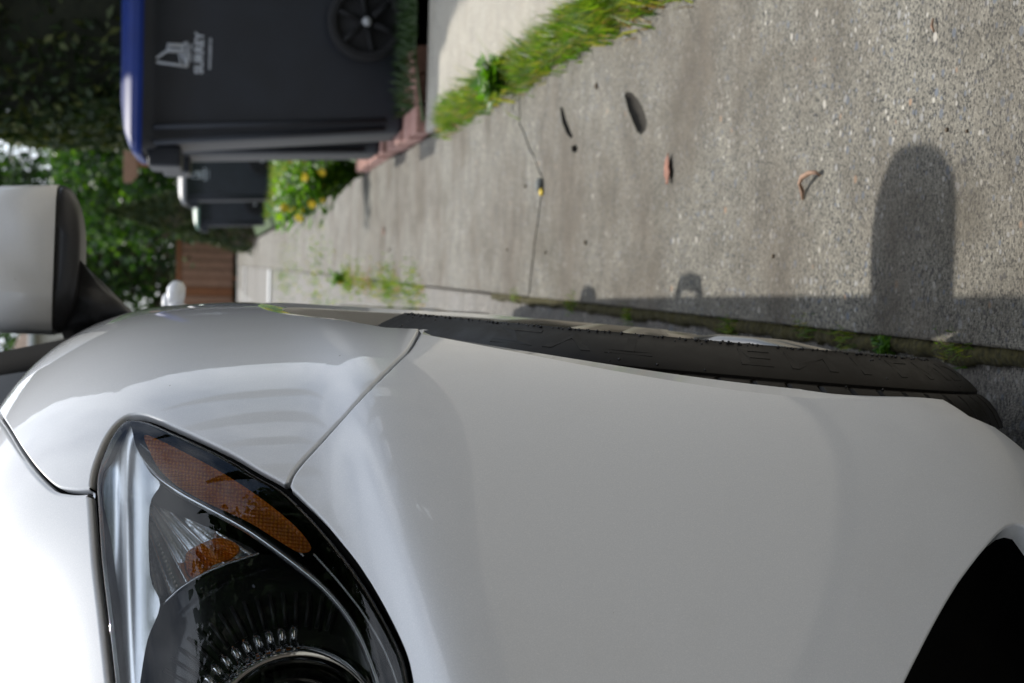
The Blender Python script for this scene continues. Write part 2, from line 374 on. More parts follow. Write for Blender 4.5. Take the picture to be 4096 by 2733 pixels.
gp = np.vstack([clumped(2.2, 5.6, XA+.03, .010, 5200, 70, .0, .045), clumped(2.4, 3.6, XA+.038, .012, 1500, 18, .0, .05), clumped(3.75, 4.35, XA+.033, .010, 1500, 12, .0, .04)])
blades('grass', gp, .018, .062, M_grass, .004, .9, kind='stuff')
blades('dead_grass', clumped(2.2, 5.6, XA+.025, .012, 900, 50, 0, .05), .015, .05, M_dead, .004, 1.0, kind='stuff')
blades('grass', clumped(2.3, 5.5, XA+.035, .014, 420, 60, 0, .05), .05, .095, M_grass, .0055, 1.0, kind='stuff')
blades('grass', np.vstack([clumped(3.05, 3.2, XA+.04, .01, 160, 2, 0, .02)]), .07, .13, M_grass, .004, .8, kind='stuff')
mp_ = np.vstack([clumped(1.45, 4.4, XB-.006, .004, 900, 9, -.012, .018), clumped(6.3, 10.5, XB-.004, .005, 1700, 22, -.01, .10)])
blades('grass', mp_[:900], .008, .022, M_grass, .002, .9, kind='stuff')
blades('grass', mp_[900:], .012, .036, M_grass, .006, .9, kind='stuff')
blades('dead_grass', clumped(6.0, 10.5, XB-.004, .006, 500, 20, -.01, .08), .01, .03, M_dead, .006, .9, kind='stuff')
blades('grass', clumped(11, 40, XB-.004, .012, 1600, 60, -.005, .5), .015, .04, M_grass, .012, .9, kind='stuff')
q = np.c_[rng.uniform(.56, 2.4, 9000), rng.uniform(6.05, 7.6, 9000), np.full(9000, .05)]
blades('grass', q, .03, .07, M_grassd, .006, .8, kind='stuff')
q = np.c_[rng.uniform(.62, 4, 9000), rng.uniform(12, 26, 9000), np.full(9000, .11)]
blades('grass', q, .06, .14, M_grass, .014, .8, kind='stuff')

def leafy(name, base, nst, h, spread, leaf, mat, label, cat, flowers=0, lean=(0, 0), group=None):
    root = thing(name, base, label, cat, group); st = MB(); lv = MB(); tips = []
    for i in range(nst):
        a = rng.uniform(0, 2*np.pi); s_ = spread*rng.uniform(.3, 1); hh = h*rng.uniform(.45, 1)
        e = np.array([math.cos(a)*s_+lean[0]*hh, math.sin(a)*s_+lean[1]*hh, hh]); mid_ = e*.5+[0, 0, hh*.12]
        P = [np.array([rng.normal(0, .02), rng.normal(0, .02), -.01]), mid_, e]; st.tube(P, [.0035, .003, .0015], 5); tips.append(e)
        for k in range(int(rng.integers(5, 9))):
            t = rng.uniform(.15, 1); c = P[0]*(1-t)**2+2*t*(1-t)*P[1]+t*t*P[2]
            d = rng.normal(0, 1, 3); d[2] = abs(d[2])*.4+.1; d /= np.linalg.norm(d); s2 = np.cross(d, [0, 0, 1]); s2 /= np.linalg.norm(s2)+1e-9
            L = leaf*rng.uniform(.6, 1.25); up_ = np.cross(s2, d)*L*.12
            q0 = c; lv.add([q0, q0+d*L*.4+s2*L*.36+up_, q0+d*L, q0+d*L*.4-s2*L*.36+up_, q0+d*L*.45-up_*.5], [(0,1,4),(1,2,4),(2,3,4),(3,0,4)])
    st.build('stem', M_weed, root); lv.build('leaves', mat, root, True)
    for k in range(flowers):
        e = tips[int(rng.integers(0, len(tips)))]*rng.uniform(.7, 1.05)+rng.normal(0, .02, 3); fb = MB(); R = .026*rng.uniform(.7, 1.15); nrm = np.array([rng.normal(0,.5), -1, rng.uniform(0,.8)]); nrm /= np.linalg.norm(nrm)
        a1 = np.cross(nrm, [0,0,1]); a1 /= np.linalg.norm(a1); a2 = np.cross(nrm, a1); v_ = [e+nrm*.004]
        for k2 in range(16):
            an = k2*math.pi/8; rr = R*(1 if k2 % 2 == 0 else .72); v_.append(e+a1*rr*math.cos(an)+a2*rr*math.sin(an)-nrm*(.002))
        fb.add(v_, [(0, 1+k2, 1+(k2+1) % 16) for k2 in range(16)]); fb.build('flower', M_yel, root)
    return root
leafy('flowering_plant', (.50, 9.0, 0), 60, .46, .22, .070, M_weed, 'sprawling green plant with yellow flowers leaning over the sidewalk edge', 'plant', 18, (-.42, -.15))
leafy('weed', (.44, 13.8, 0), 16, .34, .16, .07, M_weed, 'small leafy green weed at the far sidewalk edge below the green lidded bin', 'weed', 0, (-.1, 0))
leafy('weed', (XA+.02, 4.30, 0), 26, .085, .07, .04, M_weed, 'broad leaved weed tuft in the grass strip above the cracked slab', 'weed', 0)
leafy('weed', (XB-.01, 1.79, -.012), 12, .022, .016, .009, M_weed, 'tiny green weed in the mossy joint beside the front tire', 'weed', 0)
leafy('weed', (.60, 12.6, .06), 26, .30, .3, .06, M_weed, 'low weedy patch with yellow flowers in front of the far dark bins', 'weed', 6, (-.1, 0))
leafy('weed', (XB, 10.1, 0), 14, .10, .07, .03, M_weed, 'yellow flowered weed growing in the gutter joint far down the sidewalk', 'weed', 2)

# brick pavers by the near bin
pave = thing('brick_edging', (0, 0, 0), 'row of pinkish brick pavers along the sidewalk between near bin and flowering plant', 'brick edging')
for iy in range(13):
    for ix in range(3):
        x0 = .475+ix*.105+rng.normal(0, .003); y0 = 6.14+iy*.205+rng.normal(0, .004)
        if ix == 0 and iy in (5,): continue
        b = MB(); b.box((x0, y0, -.02), (x0+.098, y0+.195, .052+rng.normal(0, .006))); b.build('brick', M_brick, pave, False, .005)

# litter on the concrete
c = G(2168, 742); b = MB()
def blob(b, c, r, sq=(1, 1, .6), seed=0, n1=10, n2=7):
    rg = np.random.default_rng(seed); rings = []
    for i in range(1, n2):
        th = math.pi*i/n2; rings.append([(c[0]+r*sq[0]*math.sin(th)*math.cos(2*math.pi*j/n1)*(1+rg.normal(0,.07)), c[1]+r*sq[1]*math.sin(th)*math.sin(2*math.pi*j/n1)*(1+rg.normal(0,.07)), c[2]+r*sq[2]*math.cos(th)) for j in range(n1)])
    b.loft([q_[::-1] for q_ in rings], True, True, True); return b
blob(b, c+[0, 0, .006], .017, (1, 1.3, .6), 3); b.build('stone', M_stone, None, label='grey pebble lodged on the crack between two sidewalk slabs', category='stone')
c = G(2172, 768); b = MB(); blob(b, c+[0, 0, .004], .009, (1, 1.4, .5), 4); b.build('petal', M_yel, None, label='yellow fallen petal beside the pebble on the crack', category='petal')
def leaf_litter(px, L, W, ang, mat, label, nm, curl=.16):
    c = G(*px); V = []; Fc = []
    for i in range(7):
        t = i/6; wv = W*math.sin(math.pi*min(1, .08+.92*t))**.7 if i < 6 else .0006
        for s_ in (-1, 0, 1):
            x, y = (t-.5)*L+rng.normal(0, L*.02), s_*wv*.5*(1+rng.normal(0, .28)); z_ = .002+abs(s_)*wv*curl+L*.05*(2*t-1)**2
            V.append((c[0]+x*math.cos(ang)-y*math.sin(ang), c[1]+x*math.sin(ang)+y*math.cos(ang), z_))
    for i in range(6):
        for j in range(2): k = i*3+j; Fc.append((k, k+1, k+4, k+3))
    o = link(nm, mesh(V, Fc), mat, None, label=label, category=nm.split('_')[-1])
    o.modifiers.new('s', 'SOLIDIFY').thickness = .0012
leaf_litter((2684, 676), .050, .026, .12, M_leafdry, 'small reddish brown dry leaf lying on the sidewalk', 'dry_leaf')
leaf_litter((1540, 920), .05, .03, .8, M_leafdry, 'brown leaf scrap on the sidewalk past the crack', 'dry_leaf')
tw = MB(); tp = [G(x, y) + [0, 0, z_] for x, y, z_ in [(3217, 800, .002), (3222, 765, .004), (3235, 735, .012), (3252, 712, .014), (3275, 694, .012), (3288, 690, .008), (3292, 704, .003)]]
tw.tube(tp, [.0016, .003, .0022, .0032, .003, .0025, .001], 6); tw.build('twig', M_twig, None, label='curled pinkish dry twig lying on the sidewalk', category='twig')
tw = MB(); tw.tube([G(3740, 75)+[0,0,.002], G(3746, 105)+[0,0,.005], G(3745, 130)+[0,0,.002]], [.001, .0016, .001], 6); tw.build('twig', M_twig, None, label='tiny straight twig near the frame corner on the sidewalk', category='twig')
cs = [(3095,1025,.003),(2345,970,.005),(2105,745,.005),(3790,520,.0025),(3870,525,.002),(2030,1000,.004),(2185,1010,.004),(2390,345,.006),(1560,1000,.008)]
for i, (x, y, r_) in enumerate(cs):
    b = MB(); blob(b, G(x, y)+[0, 0, r_*.4], r_, (1, 1.3, .6), 20+i); b.build('soil_crumb', M_bark, None, group='soil crumbs on the sidewalk', label=['tiny soil crumb on the sidewalk left of the curled twig', 'soil crumb on the sidewalk midway between crack and door handle shadow', 'soil crumb just beyond the pebble on the crack', 'soil crumb on the bare sidewalk past the tip of the mirror shadow', 'faintest crumb beside another past the mirror shadow tip', 'soil crumb on the far slab just past the crack', 'soil crumb close to the crack on the near slab', 'largest soil crumb, lying between grass strip and the two pits', 'brown crumb on the far slab near the weeds in the gutter joint'][i], category='crumb')
# ------------------------------------------------------------------ the white car: one smooth body surface, cut into panels
K = H / .85                                   # the car is laid out in units of 1/K metre
W0 = np.array([-.064, 1.87, 0.0])              # foot of the front wheel
RC = rot('Z', math.radians(.9)) @ rot('Y', math.radians(1.0))
car = thing('parked_car', (0, 0, 0), 'white car parked at the gutter, seen close from its front corner', 'car')
mw = Matrix(RC.tolist()).to_4x4(); mw.translation = Vector(W0 * K); car.matrix_world = mw
def loc_ray(x, y): return RC.T @ (np.array([0, 0, .85]) - W0), RC.T @ ray(x, y)
XC = -.93                                     # centre plane
# control net ------------------------------------------------------
BK = [(-.30,4.05),(-.10,3.90),(-.03,3.45),(-.012,2.75),(-.004,1.85),(0,1.0),(0,.55),(.004,.24),(.004,0),(.000,-.14),(-.006,-.25),(-.015,-.345),(-.036,-.43),(-.083,-.508),(-.155,-.58),(-.25,-.648),(-.37,-.71),(-.54,-.77),(-.74,-.81),(-.93,-.82)]
WK = [0,0,0,0,0,0,0,0,.04,.12,.24,.40,.58,.74,.87,.95,1,1,1,1]
CY = [4.0,3.85,3.45,2.75,1.85,1.05,.68,.48,.32,.20,.11,.03,-.05,-.12,-.19,-.26,-.33,-.38,-.41,-.42]
SIDE = [(.12,.09),(.17,.038),(.32,.011),(.46,-.002),(.58,-.003),(.68,-.004),(.74,-.005),(.775,-.006),(.815,-.006),(.87,-.003),(.945,.006),(1.012,.032),(1.075,.085),(1.118,.20)]
FRONT = [(.10,.07),(.14,.015),(.28,.002),(.43,0),(.54,0),(.635,.001),(.682,.002),(.699,.014),(.716,.054),(.81,.070),(.895,.112),(.948,.172),(.985,.24),(1.015,.32)]
CRZ = {11: .004, 12: .012, 13: .020, 14: .010, 15: -.014, 16: -.034, 17: -.045, 18: -.05, 19: -.05}     # the crease under the lamp falls towards the nose
def net():
    B = np.array(BK); nk = len(B); T = np.gradient(B, axis=0); T /= np.linalg.norm(T, axis=1)[:, None]
    Nn = np.c_[T[:, 1], -T[:, 0]]             # inward
    nl = len(SIDE); P = np.zeros((nk, nl+2, 3))
    for k in range(nk):
        for j in range(nl):
            z = SIDE[j][0]*(1-WK[k]) + FRONT[j][0]*WK[k] + CRZ.get(k, 0)*{5: .5, 6: 1, 7: 1, 8: 1, 9: .35}.get(j, 0); a = SIDE[j][1]*(1-WK[k]) + FRONT[j][1]*WK[k]
            P[k, j] = [B[k,0]+Nn[k,0]*a, B[k,1]+Nn[k,1]*a, z]
        cz = np.interp(CY[k], [-.42, .0, .6, 1.0], [1.02, 1.075, 1.125, 1.14]); c = np.array([XC, CY[k], cz])
        P[k, nl] = P[k, nl-1]*.5 + c*.5 + [0, 0, .012]; P[k, nl+1] = c
    # mirrored sections past the centre keep the nose smooth
    mir = P[-2:-5:-1].copy(); mir[:, :, 0] = 2*XC - mir[:, :, 0]
    return np.vstack([P, mir])
PN = net(); NK, NJ = PN.shape[:2]
def basis(t, n):
    """clamped uniform cubic B-spline basis, t in [0,1]; returns values and derivatives"""
    kn = np.r_[[0]*4, np.arange(1, n-3)/(n-3), [1]*4]; t = np.clip(np.asarray(t, float), 0, 1-1e-9)
    Nb = [((kn[i] <= t) & (t < kn[i+1])).astype(float) for i in range(len(kn)-1)]
    for p in range(1, 4):
        prev = Nb; Nb = []
        for i in range(len(kn)-1-p):
            a = (t-kn[i])/(kn[i+p]-kn[i])*prev[i] if kn[i+p] > kn[i] else 0*t
            b = (kn[i+p+1]-t)/(kn[i+p+1]-kn[i+1])*prev[i+1] if kn[i+p+1] > kn[i+1] else 0*t
            Nb.append(a+b)
        if p == 2: d2 = Nb
    D = []
    for i in range(n):
        a = 3/(kn[i+3]-kn[i])*d2[i] if kn[i+3] > kn[i] else 0*t
        b = 3/(kn[i+4]-kn[i+1])*d2[i+1] if kn[i+4] > kn[i+1] else 0*t
        D.append(a-b)
    return np.array(Nb).T, np.array(D).T
def S(uv, deriv=False):
    uv = np.atleast_2d(uv); A, dA = basis(uv[:, 0], NK); B, dB = basis(uv[:, 1], NJ)
    p = np.einsum('ni,ijc,nj->nc', A, PN, B)
    if not deriv: return p
    return p, np.einsum('ni,ijc,nj->nc', dA, PN, B), np.einsum('ni,ijc,nj->nc', A, PN, dB)
def Snorm(uv):
    p, du, dv = S(uv, True); n = np.cross(du, dv); n /= np.linalg.norm(n, axis=1)[:, None] + 1e-12; return p, n   # sign fixed below
GU, GV = 520, 200
gu, gv = np.linspace(0, 1, GU), np.linspace(0, 1, GV)
UVG = np.array([(a, b) for a in gu for b in gv]); PG = S(UVG)
tris = []
for i in range(GU-1):
    for j in range(GV-1):
        a = i*GV+j; tris += [(a, a+GV, a+GV+1), (a, a+GV+1, a+1)]
BVH = BVHTree.FromPolygons([tuple(p) for p in PG], tris)
_p, _n = Snorm([(.45, .3)]); NS = 1.0 if _n[0][0] > 0 else -1.0
def nrm(uv): p, n = Snorm(uv); return p, n*NS
def cast(o, d, far=60.):
    h, n, i, dist = BVH.ray_cast(Vector(o), Vector(d), far)
    if h is None: return None
    t = tris[i]; a, b, c = (PG[k] for k in t); v0, v1, v2 = b-a, c-a, np.array(h)-a
    d00, d01, d11, d20, d21 = v0@v0, v0@v1, v1@v1, v2@v0, v2@v1; den = d00*d11-d01*d01
    v = (d11*d20-d01*d21)/den; w_ = (d00*d21-d01*d20)/den
    return (1-v-w_)*UVG[t[0]] + v*UVG[t[1]] + w_*UVG[t[2]]
def px(x, y): return cast(*loc_ray(x, y))
def pxs(L): return [q_ for q_ in (px(*p) for p in L) if q_ is not None]
def side(y, z): return cast((1.5, y, z), (-1, 0, 0))
def front(x, z): return cast((x, -3, z), (0, 1, 0))
def top(x, y): return cast((x, y, 3), (0, 0, -1))
def dens(loop, ds):
    """densify a closed uv loop by length on the surface"""
    out = []; L = [np.asarray(q_) for q_ in loop]
    for a, b in zip(L, L[1:] + L[:1]):
        pa, pb = S([a, b]); n = max(1, int(math.ceil(np.linalg.norm(pa-pb)/ds))); out += [a+(b-a)*k/n for k in range(n)]
    out = np.array(out); keep = [0]
    P = S(out)
    for i in range(1, len(out)):
        if np.linalg.norm(P[i]-P[keep[-1]]) > ds*.3: keep.append(i)
    return out[keep]
SU, SV = 5.6, 2.0                                # rough lengths of the two parameters
def uvmove(uv, disp):
    p, du, dv = S(uv, True); out = uv.copy()
    for i in range(len(uv)):
        A = np.c_[du[i], dv[i]]; out[i] += np.linalg.lstsq(A, disp[i], rcond=None)[0]
    return np.clip(out, 0, 1)
def loopframe(uv):
    p, n = nrm(uv); t = np.roll(p, -1, 0) - np.roll(p, 1, 0); t /= np.linalg.norm(t, axis=1)[:, None]+1e-12
    b = np.cross(t, n)                           # outwards for a counter-clockwise loop seen from outside
    return p, n, t, b
def orient(uv):
    p = S(uv); c = p.mean(0); n = nrm(uv)[1].mean(0)
    s = np.sum([np.cross(p[i]-c, p[(i+1) % len(p)]-c)@n for i in range(len(p))])
    return uv if s > 0 else uv[::-1]
def panel(name, loop, mat, parent, holes=(), gap=.0012, r=.0022, depth=.016, ds=.006, grid=.012, lift=0.0, rfun=None, mirror=False, rim=True, bulge=0.0, obj=True):
    L = orient(dens(loop, ds)); loops = [L] + [orient(dens(h, ds)) for h in holes]; info = []
    for q_, lp in enumerate(loops):
        p, n, t, b = loopframe(lp); rr = np.array([rfun(x) if rfun else r for x in p]); sgn = 1 if q_ == 0 else -1
        atc = p[:, 0] < XC + .004
        disp = -b*(rr+gap)[:, None]*sgn; disp[atc] = 0
        loops[q_] = uvmove(lp, disp); info.append((rr, sgn, atc))
    sc = np.array([SU, SV]); lo, hi = loops[0].min(0), loops[0].max(0)
    nu = int((hi[0]-lo[0])*SU/grid)+2; nv = int((hi[1]-lo[1])*SV/grid)+2
    gg = np.array([(a, b) for a in np.linspace(lo[0], hi[0], nu) for b in np.linspace(lo[1], hi[1], nv)])
    gg = gg[inside(gg, loops[0])]
    for h in loops[1:]: gg = gg[~inside(gg, h)]
    allb = np.vstack(loops)*sc; keep = []
    for a in range(0, len(gg), 2000):
        d = np.linalg.norm(gg[a:a+2000, None]*sc - allb[None], axis=2).min(1); keep.append(d > grid*.45)
    gg = gg[np.concatenate(keep)] if keep else gg
    V, F, _ = cdt_fill([l*sc for l in loops], gg*sc); V = V/sc
    p, n = nrm(V); 
    if bulge:
        d = np.array([np.linalg.norm((allb - v*sc), axis=1).min() for v in V]); p = p + n*(bulge*(1-np.exp(-d/.03)))[:, None]
    p = p + n*lift; verts = list(p); norms = list(n); faces = []
    f0 = F[0]; fl = np.cross(p[f0[1]]-p[f0[0]], p[f0[2]]-p[f0[0]])@n[f0[0]] > 0
    faces = [f if fl else f[::-1] for f in F]
    if rim:
        for lp, (rr, sgn, atc) in zip(loops, info):
            P, n_, t_, b_ = loopframe(lp); b_ = b_*sgn; m_ = len(lp); base = len(verts)
            steps = [(0, 0, 1, 0), (.38, .076, .924, .383), (.71, .29, .71, .71), (.92, .62, .383, .924), (1, 1, 0, 1), (1, None, 0, 1)]
            cham = [(0, 0), (.33, .055), (.66, .115), (.96, .18), (1, .22), (1, None)]       # wheel-arch edge: a flat folded lip
            ch = np.clip((rr-.0022)/.0238, 0, 1)
            for (so, sd, cn, cb), (co, cd) in zip(steps, cham):
                for i in range(m_):
                    w_ = ch[i]; o_ = so*(1-w_)+co*w_; dd = rr[i]*(sd*(1-w_)+cd*w_) if sd is not None else rr[i]*(1-.78*w_)+depth
                    verts.append(P[i]+n_[i]*lift + b_[i]*rr[i]*o_ - n_[i]*dd); nr_ = n_[i]*cn+b_[i]*cb; norms.append((n_[i]*.982+b_[i]*.19)*w_+nr_*(1-w_) if so < .99 else nr_)
            for s_ in range(5):
                for i in range(m_):
                    k = (i+1) % m_
                    if atc[i] and atc[k]: continue
                    q_ = (base+s_*m_+i, base+(s_+1)*m_+i, base+(s_+1)*m_+k, base+s_*m_+k); faces.append(q_ if sgn > 0 else q_[::-1])
    verts = np.array(verts); norms = np.array(norms)
    if mirror:
        nb = len(verts); v2 = verts.copy(); v2[:, 0] = 2*XC - v2[:, 0]; n2 = norms*[-1, 1, 1]
        faces = faces + [tuple(i+nb for i in f)[::-1] for f in faces]; verts = np.vstack([verts, v2]); norms = np.vstack([norms, n2])
    me = mesh(verts*K, faces, True, name); me.normals_split_custom_set_from_vertices([tuple(x/(np.linalg.norm(x)+1e-12)) for x in norms])
    return link(name, me, mat, parent)
def mirrored(o, name=None):
    """the same part on the far side of the car"""
    me = o.data.copy(); n = len(me.vertices); co = np.empty(n*3); me.vertices.foreach_get('co', co); co = co.reshape(-1, 3); co[:, 0] = 2*XC*K - co[:, 0]
    me2 = mesh(co, [tuple(p.vertices)[::-1] for p in me.polygons], True); 
    return link(name or o.name.split('.')[0], me2, o.data.materials[0], o.parent)

# outlines read off the photograph, laid onto the surface
HL_OUT = [(438,2733),(409,2467),(384,2250),(370,2033),(365,1955),(368,1910),(378,1865),(397,1812),(424,1752),(460,1700),(500,1668),(540,1659),(605,1672),(706,1716),(778,1748),(922,1817),(1031,1882),(1142,1945),(1211,2008),(1284,2082),(1356,2169),(1428,2263),(1500,2378),(1573,2516),(1623,2633),(1645,2733)]
SEAM = [(1154,1945),(1168,1903),(1204,1853),(1284,1766),(1435,1600),(1583,1451),(1640,1394)]
HOODS = [(362,1962),(311,1966),(262,1962),(228,1954),(193,1929),(138,1871),(83,1795),(41,1726),(22,1696)]
def crs(P, k=4):
    P = [np.array(p, float) for p in P]; out = []
    for i in range(len(P)-1):
        a, b, c, d = P[max(i-1, 0)], P[i], P[i+1], P[min(i+2, len(P)-1)]
        for t in np.arange(k)/k: out.append(.5*(2*b+(c-a)*t+(2*a-5*b+4*c-d)*t*t+(3*b-a-3*c+d)*t**3))
    return out + [P[-1]]
hl_lens = pxs(crs(HL_OUT))
iJ1, iJ2 = 17*4, 4*4
p_lo = S([hl_lens[-1]])[0]; p_hi = S([hl_lens[0]])[0]
hl_in = [front(x, z) for x, z in [(p_lo[0]-.08, p_lo[2]-.01), (p_lo[0]-.18, p_lo[2]+.0), (p_lo[0]-.27, p_lo[2]+.03), (p_lo[0]-.31, p_lo[2]+.075), (p_lo[0]-.29, p_lo[2]+.13), (p_lo[0]-.22, p_lo[2]+.175), (p_hi[0]-.10, p_hi[2]-.004)]]
WZ, WR = .365, .365
AR = .417
def arch(a): return side(AR*math.sin(a), WZ + AR*math.cos(a))      # a from the top, negative towards the front
def vpix(uv):
    p = RC @ S([uv])[0] + W0 - [0, 0, .85]; r_, f_, u_ = CM.T @ p; return 2048-FP*u_/f_, 2733-(1366.5+FP*r_/f_)
aJ3 = min(np.linspace(-1.2, -.3, 181), key=lambda a: abs(vpix(arch(a))[0]-1684))
aC = -math.radians(112)
J3 = arch(aJ3); seam = pxs(crs(SEAM + [vpix(J3)])[:-1]) + [J3]
hoods = pxs(crs(HOODS)); hp = S([hoods[-1]])[0]
hood_back = [top(hp[0]+(-.11-hp[0])*t, hp[1]+(.60-hp[1])*t) for t in (.2, .4, .6, .8, 1)]
hl_outer = hl_lens[iJ2:iJ1+1]                      # J2 ... tip ... J1
# ---- car materials
def paint():
    mt, n, p, _ = newmat('white_pearl_paint')
    tcn = N(n, 'ShaderNodeTexCoord'); a = N(n, 'ShaderNodeTexNoise', Scale=1400., Detail=1.0); n.links.new(tcn.outputs['Object'], a.inputs['Vector'])
    d = N(n, 'ShaderNodeTexNoise', Scale=6., Detail=6.0, Roughness=.65); n.links.new(tcn.outputs['Object'], d.inputs['Vector'])
    c = ramp(n, a.outputs['Fac'], [(.35, (.76,.775,.80)), (.66, (.82,.83,.85)), (.75, (.90,.90,.91))])
    c = mixc(n, ramp(n, d.outputs['Fac'], [(.5, 0.0), (.75, .10)]), c, (.42,.38,.31))
    sv = N(n, 'ShaderNodeTexVoronoi', Scale=42.); n.links.new(tcn.outputs['Object'], sv.inputs['Vector']); ss = N(n, 'ShaderNodeSeparateColor'); n.links.new(sv.outputs['Color'], ss.inputs['Color'])
    sm = N(n, 'ShaderNodeMath', operation='MULTIPLY'); n.links.new(ramp(n, sv.outputs['Distance'], [(.022, 1.0), (.034, 0.0)]), sm.inputs[0]); n.links.new(ramp(n, ss.outputs['Red'], [(.80, 0.0), (.82, .7)]), sm.inputs[1])
    c = mixc(n, sm.outputs[0], c, (.16,.13,.10))
    n.links.new(c, p.inputs['Base Color']); p.inputs['Roughness'].default_value = .42; p.inputs['Specular IOR Level'].default_value = .3
    p.inputs['Coat Weight'].default_value = 1.0; p.inputs['Coat Roughness'].default_value = .004; p.inputs['Coat IOR'].default_value = 1.5
    op = N(n, 'ShaderNodeTexNoise', Scale=260., Detail=1.0); n.links.new(tcn.outputs['Object'], op.inputs['Vector'])
    b = N(n, 'ShaderNodeBump'); b.inputs['Strength'].default_value = .012; b.inputs['Distance'].default_value = .001
    n.links.new(op.outputs['Fac'], b.inputs['Height']); n.links.new(b.outputs['Normal'], p.inputs['Coat Normal'])
    return mt
M_paint = paint()
def thin_glass(name, tint=(1, 1, 1), rough=0.0, dark=None):
    mt, n, p, out = newmat(name); n.nodes.remove(p)
    f = N(n, 'ShaderNodeFresnel', IOR=1.55); t = N(n, 'ShaderNodeBsdfTransparent'); t.inputs['Color'].default_value = (*tint, 1)
    g = N(n, 'ShaderNodeBsdfGlossy', Roughness=rough); ms = N(n, 'ShaderNodeMixShader')
    tcn = N(n, 'ShaderNodeTexCoord'); d = N(n, 'ShaderNodeTexNoise', Scale=35., Detail=3.0); n.links.new(tcn.outputs['Object'], d.inputs['Vector'])
    ad = N(n, 'ShaderNodeMath', operation='MULTIPLY_ADD'); n.links.new(f.outputs['Fac'], ad.inputs[0]); ad.inputs[1].default_value = 1.0; n.links.new(ramp(n, d.outputs['Fac'], [(.4, .0), (.8, .02)]), ad.inputs[2])
    n.links.new(ad.outputs[0], ms.inputs[0]); n.links.new(t.outputs['BSDF'], ms.inputs[1]); n.links.new(g.outputs['BSDF'], ms.inputs[2]); n.links.new(ms.outputs['Shader'], out.inputs['Surface'])
    return mt
M_bezel = plain('silver_bezel', (.94,.96,.99), .26, .88, vary=.02)
M_lens = thin_glass('clear_lens', (.93,.95,.96))
M_win = plain('tinted_window', (.012,.014,.015), .03, vary=.1)
def amber_mat():
    mt, n, p, _ = newmat('amber_plastic')
    tcn = N(n, 'ShaderNodeTexCoord'); v = N(n, 'ShaderNodeTexVoronoi', Scale=430., Randomness=0.0); n.links.new(tcn.outputs['Object'], v.inputs['Vector'])
    n.links.new(ramp(n, v.outputs['Distance'], [(.1, (.95,.33,.02)), (.6, (.62,.15,.008))]), p.inputs['Base Color']); p.inputs['Roughness'].default_value = .12
    bump(n, p, v.outputs['Distance'], .8, .002); return mt
M_amber = amber_mat()
M_alloy = plain('alloy_wheel', (.34,.32,.29), .28, .9, vary=.06, scale=15)
def tyre_mat():
    mt, n, p, _ = newmat('tyre_rubber')
    tcn = N(n, 'ShaderNodeTexCoord'); d = N(n, 'ShaderNodeTexNoise', Scale=30., Detail=6.0, Roughness=.7); n.links.new(tcn.outputs['Object'], d.inputs['Vector'])
    n.links.new(ramp(n, d.outputs['Fac'], [(.35, (.007,.0065,.006)), (.75, (.018,.0145,.011))]), p.inputs['Base Color'])
    n.links.new(ramp(n, d.outputs['Fac'], [(.3, .38), (.7, .62)]), p.inputs['Roughness']); p.inputs['Specular IOR Level'].default_value = .36; bump(n, p, d.outputs['Fac'], .15, .001); return mt
M_tyre = tyre_mat()
M_water = thin_glass('water_bead', (.98, .98, .98))

# ---- body panels
def is_arch(p): return abs(math.hypot(p[1], p[2]-WZ)-AR) < .006 and p[0] > -.2
def rfun(p):
    if not is_arch(p): return .0022
    a = math.atan2(p[1], p[2]-WZ); return .0022+.0238*min(1, max(0, (a-aC)/.35))*min(1, abs(a-aJ3)/.05)
arch_f = [arch(a) for a in np.linspace(aJ3, aC, 40)]
arch_t = [arch(a) for a in np.linspace(math.radians(104), aJ3, 70)]
low = pxs([(3880,1664),(3980,1708),(4085,1762)]) or pxs([(3880,1690),(3980,1740),(4080,1800)]); lp = S([low[-1]])[0]
bot = [front(x, z) for x, z in [(lp[0]-.06, .125), (lp[0]-.15, .118), (-.5, .118), (-.75, .118)]] 
uc = front(XC+.0005, .5)[0]
def cen(z): return front(XC, z)
bumper_loop = seam + arch_f[1:] + low + [q_ for q_ in bot if q_ is not None] + [cen(.12), cen(.3), cen(.5), cen(.68), front(-.75, .685)] + [q_ for q_ in hl_in[:4]][::-1] + [hl_lens[k] for k in range(len(hl_lens)-1, iJ1-1, -1)][:-1]
fogs = pxs([(3625,2733),(3682,2619),(3765,2460),(3841,2333),(3924,2222),(3995,2140),(4030,2112),(4064,2102),(4096,2108)])
fp = S([fogs[-1]])[0]; fq = S([fogs[0]])[0]
fogs = fogs + [front(x, z) for x, z in [(fp[0]-.04, fp[2]-.02), (fp[0]-.12, fp[2]-.02), (-.40, .20), (-.47, .24), (-.50, .32), (-.47, .385), (-.40, .405), (fq[0]-.06, fq[2]+.04)]]
bumper = panel('front_bumper', bumper_loop, M_paint, car, [fogs], rfun=rfun, mirror=True, ds=.006, grid=.011)
side_back = [side(.60, z) for z in (.99, .9, .8, .7, .6, .5, .4, .3, .22)]
fender_loop = hl_outer + seam[1:] + arch_t[::-1][1:] + [side(.5, .20)] + side_back[::-1] + hood_back[::-1] + hoods[::-1]
fender = panel('front_fender', fender_loop, M_paint, car, rfun=rfun, ds=.006, grid=.010)
mirrored(fender)
hood_loop = hoods + hood_back + [top(-.3, .625), top(-.5, .645), top(-.7, .66), top(XC, .665), top(XC, .4), top(XC, .1), top(XC, -.2), front(XC, .985), front(-.75, .965)] + [front(p_lo[0]-.30, .925)] + hl_in[6:] + hl_lens[:iJ2]
hood = panel('hood', hood_loop, M_paint, car, gap=.0022, rfun=lambda p: .004, mirror=True, ds=.008, grid=.016)
lens_loop = hl_lens + hl_in
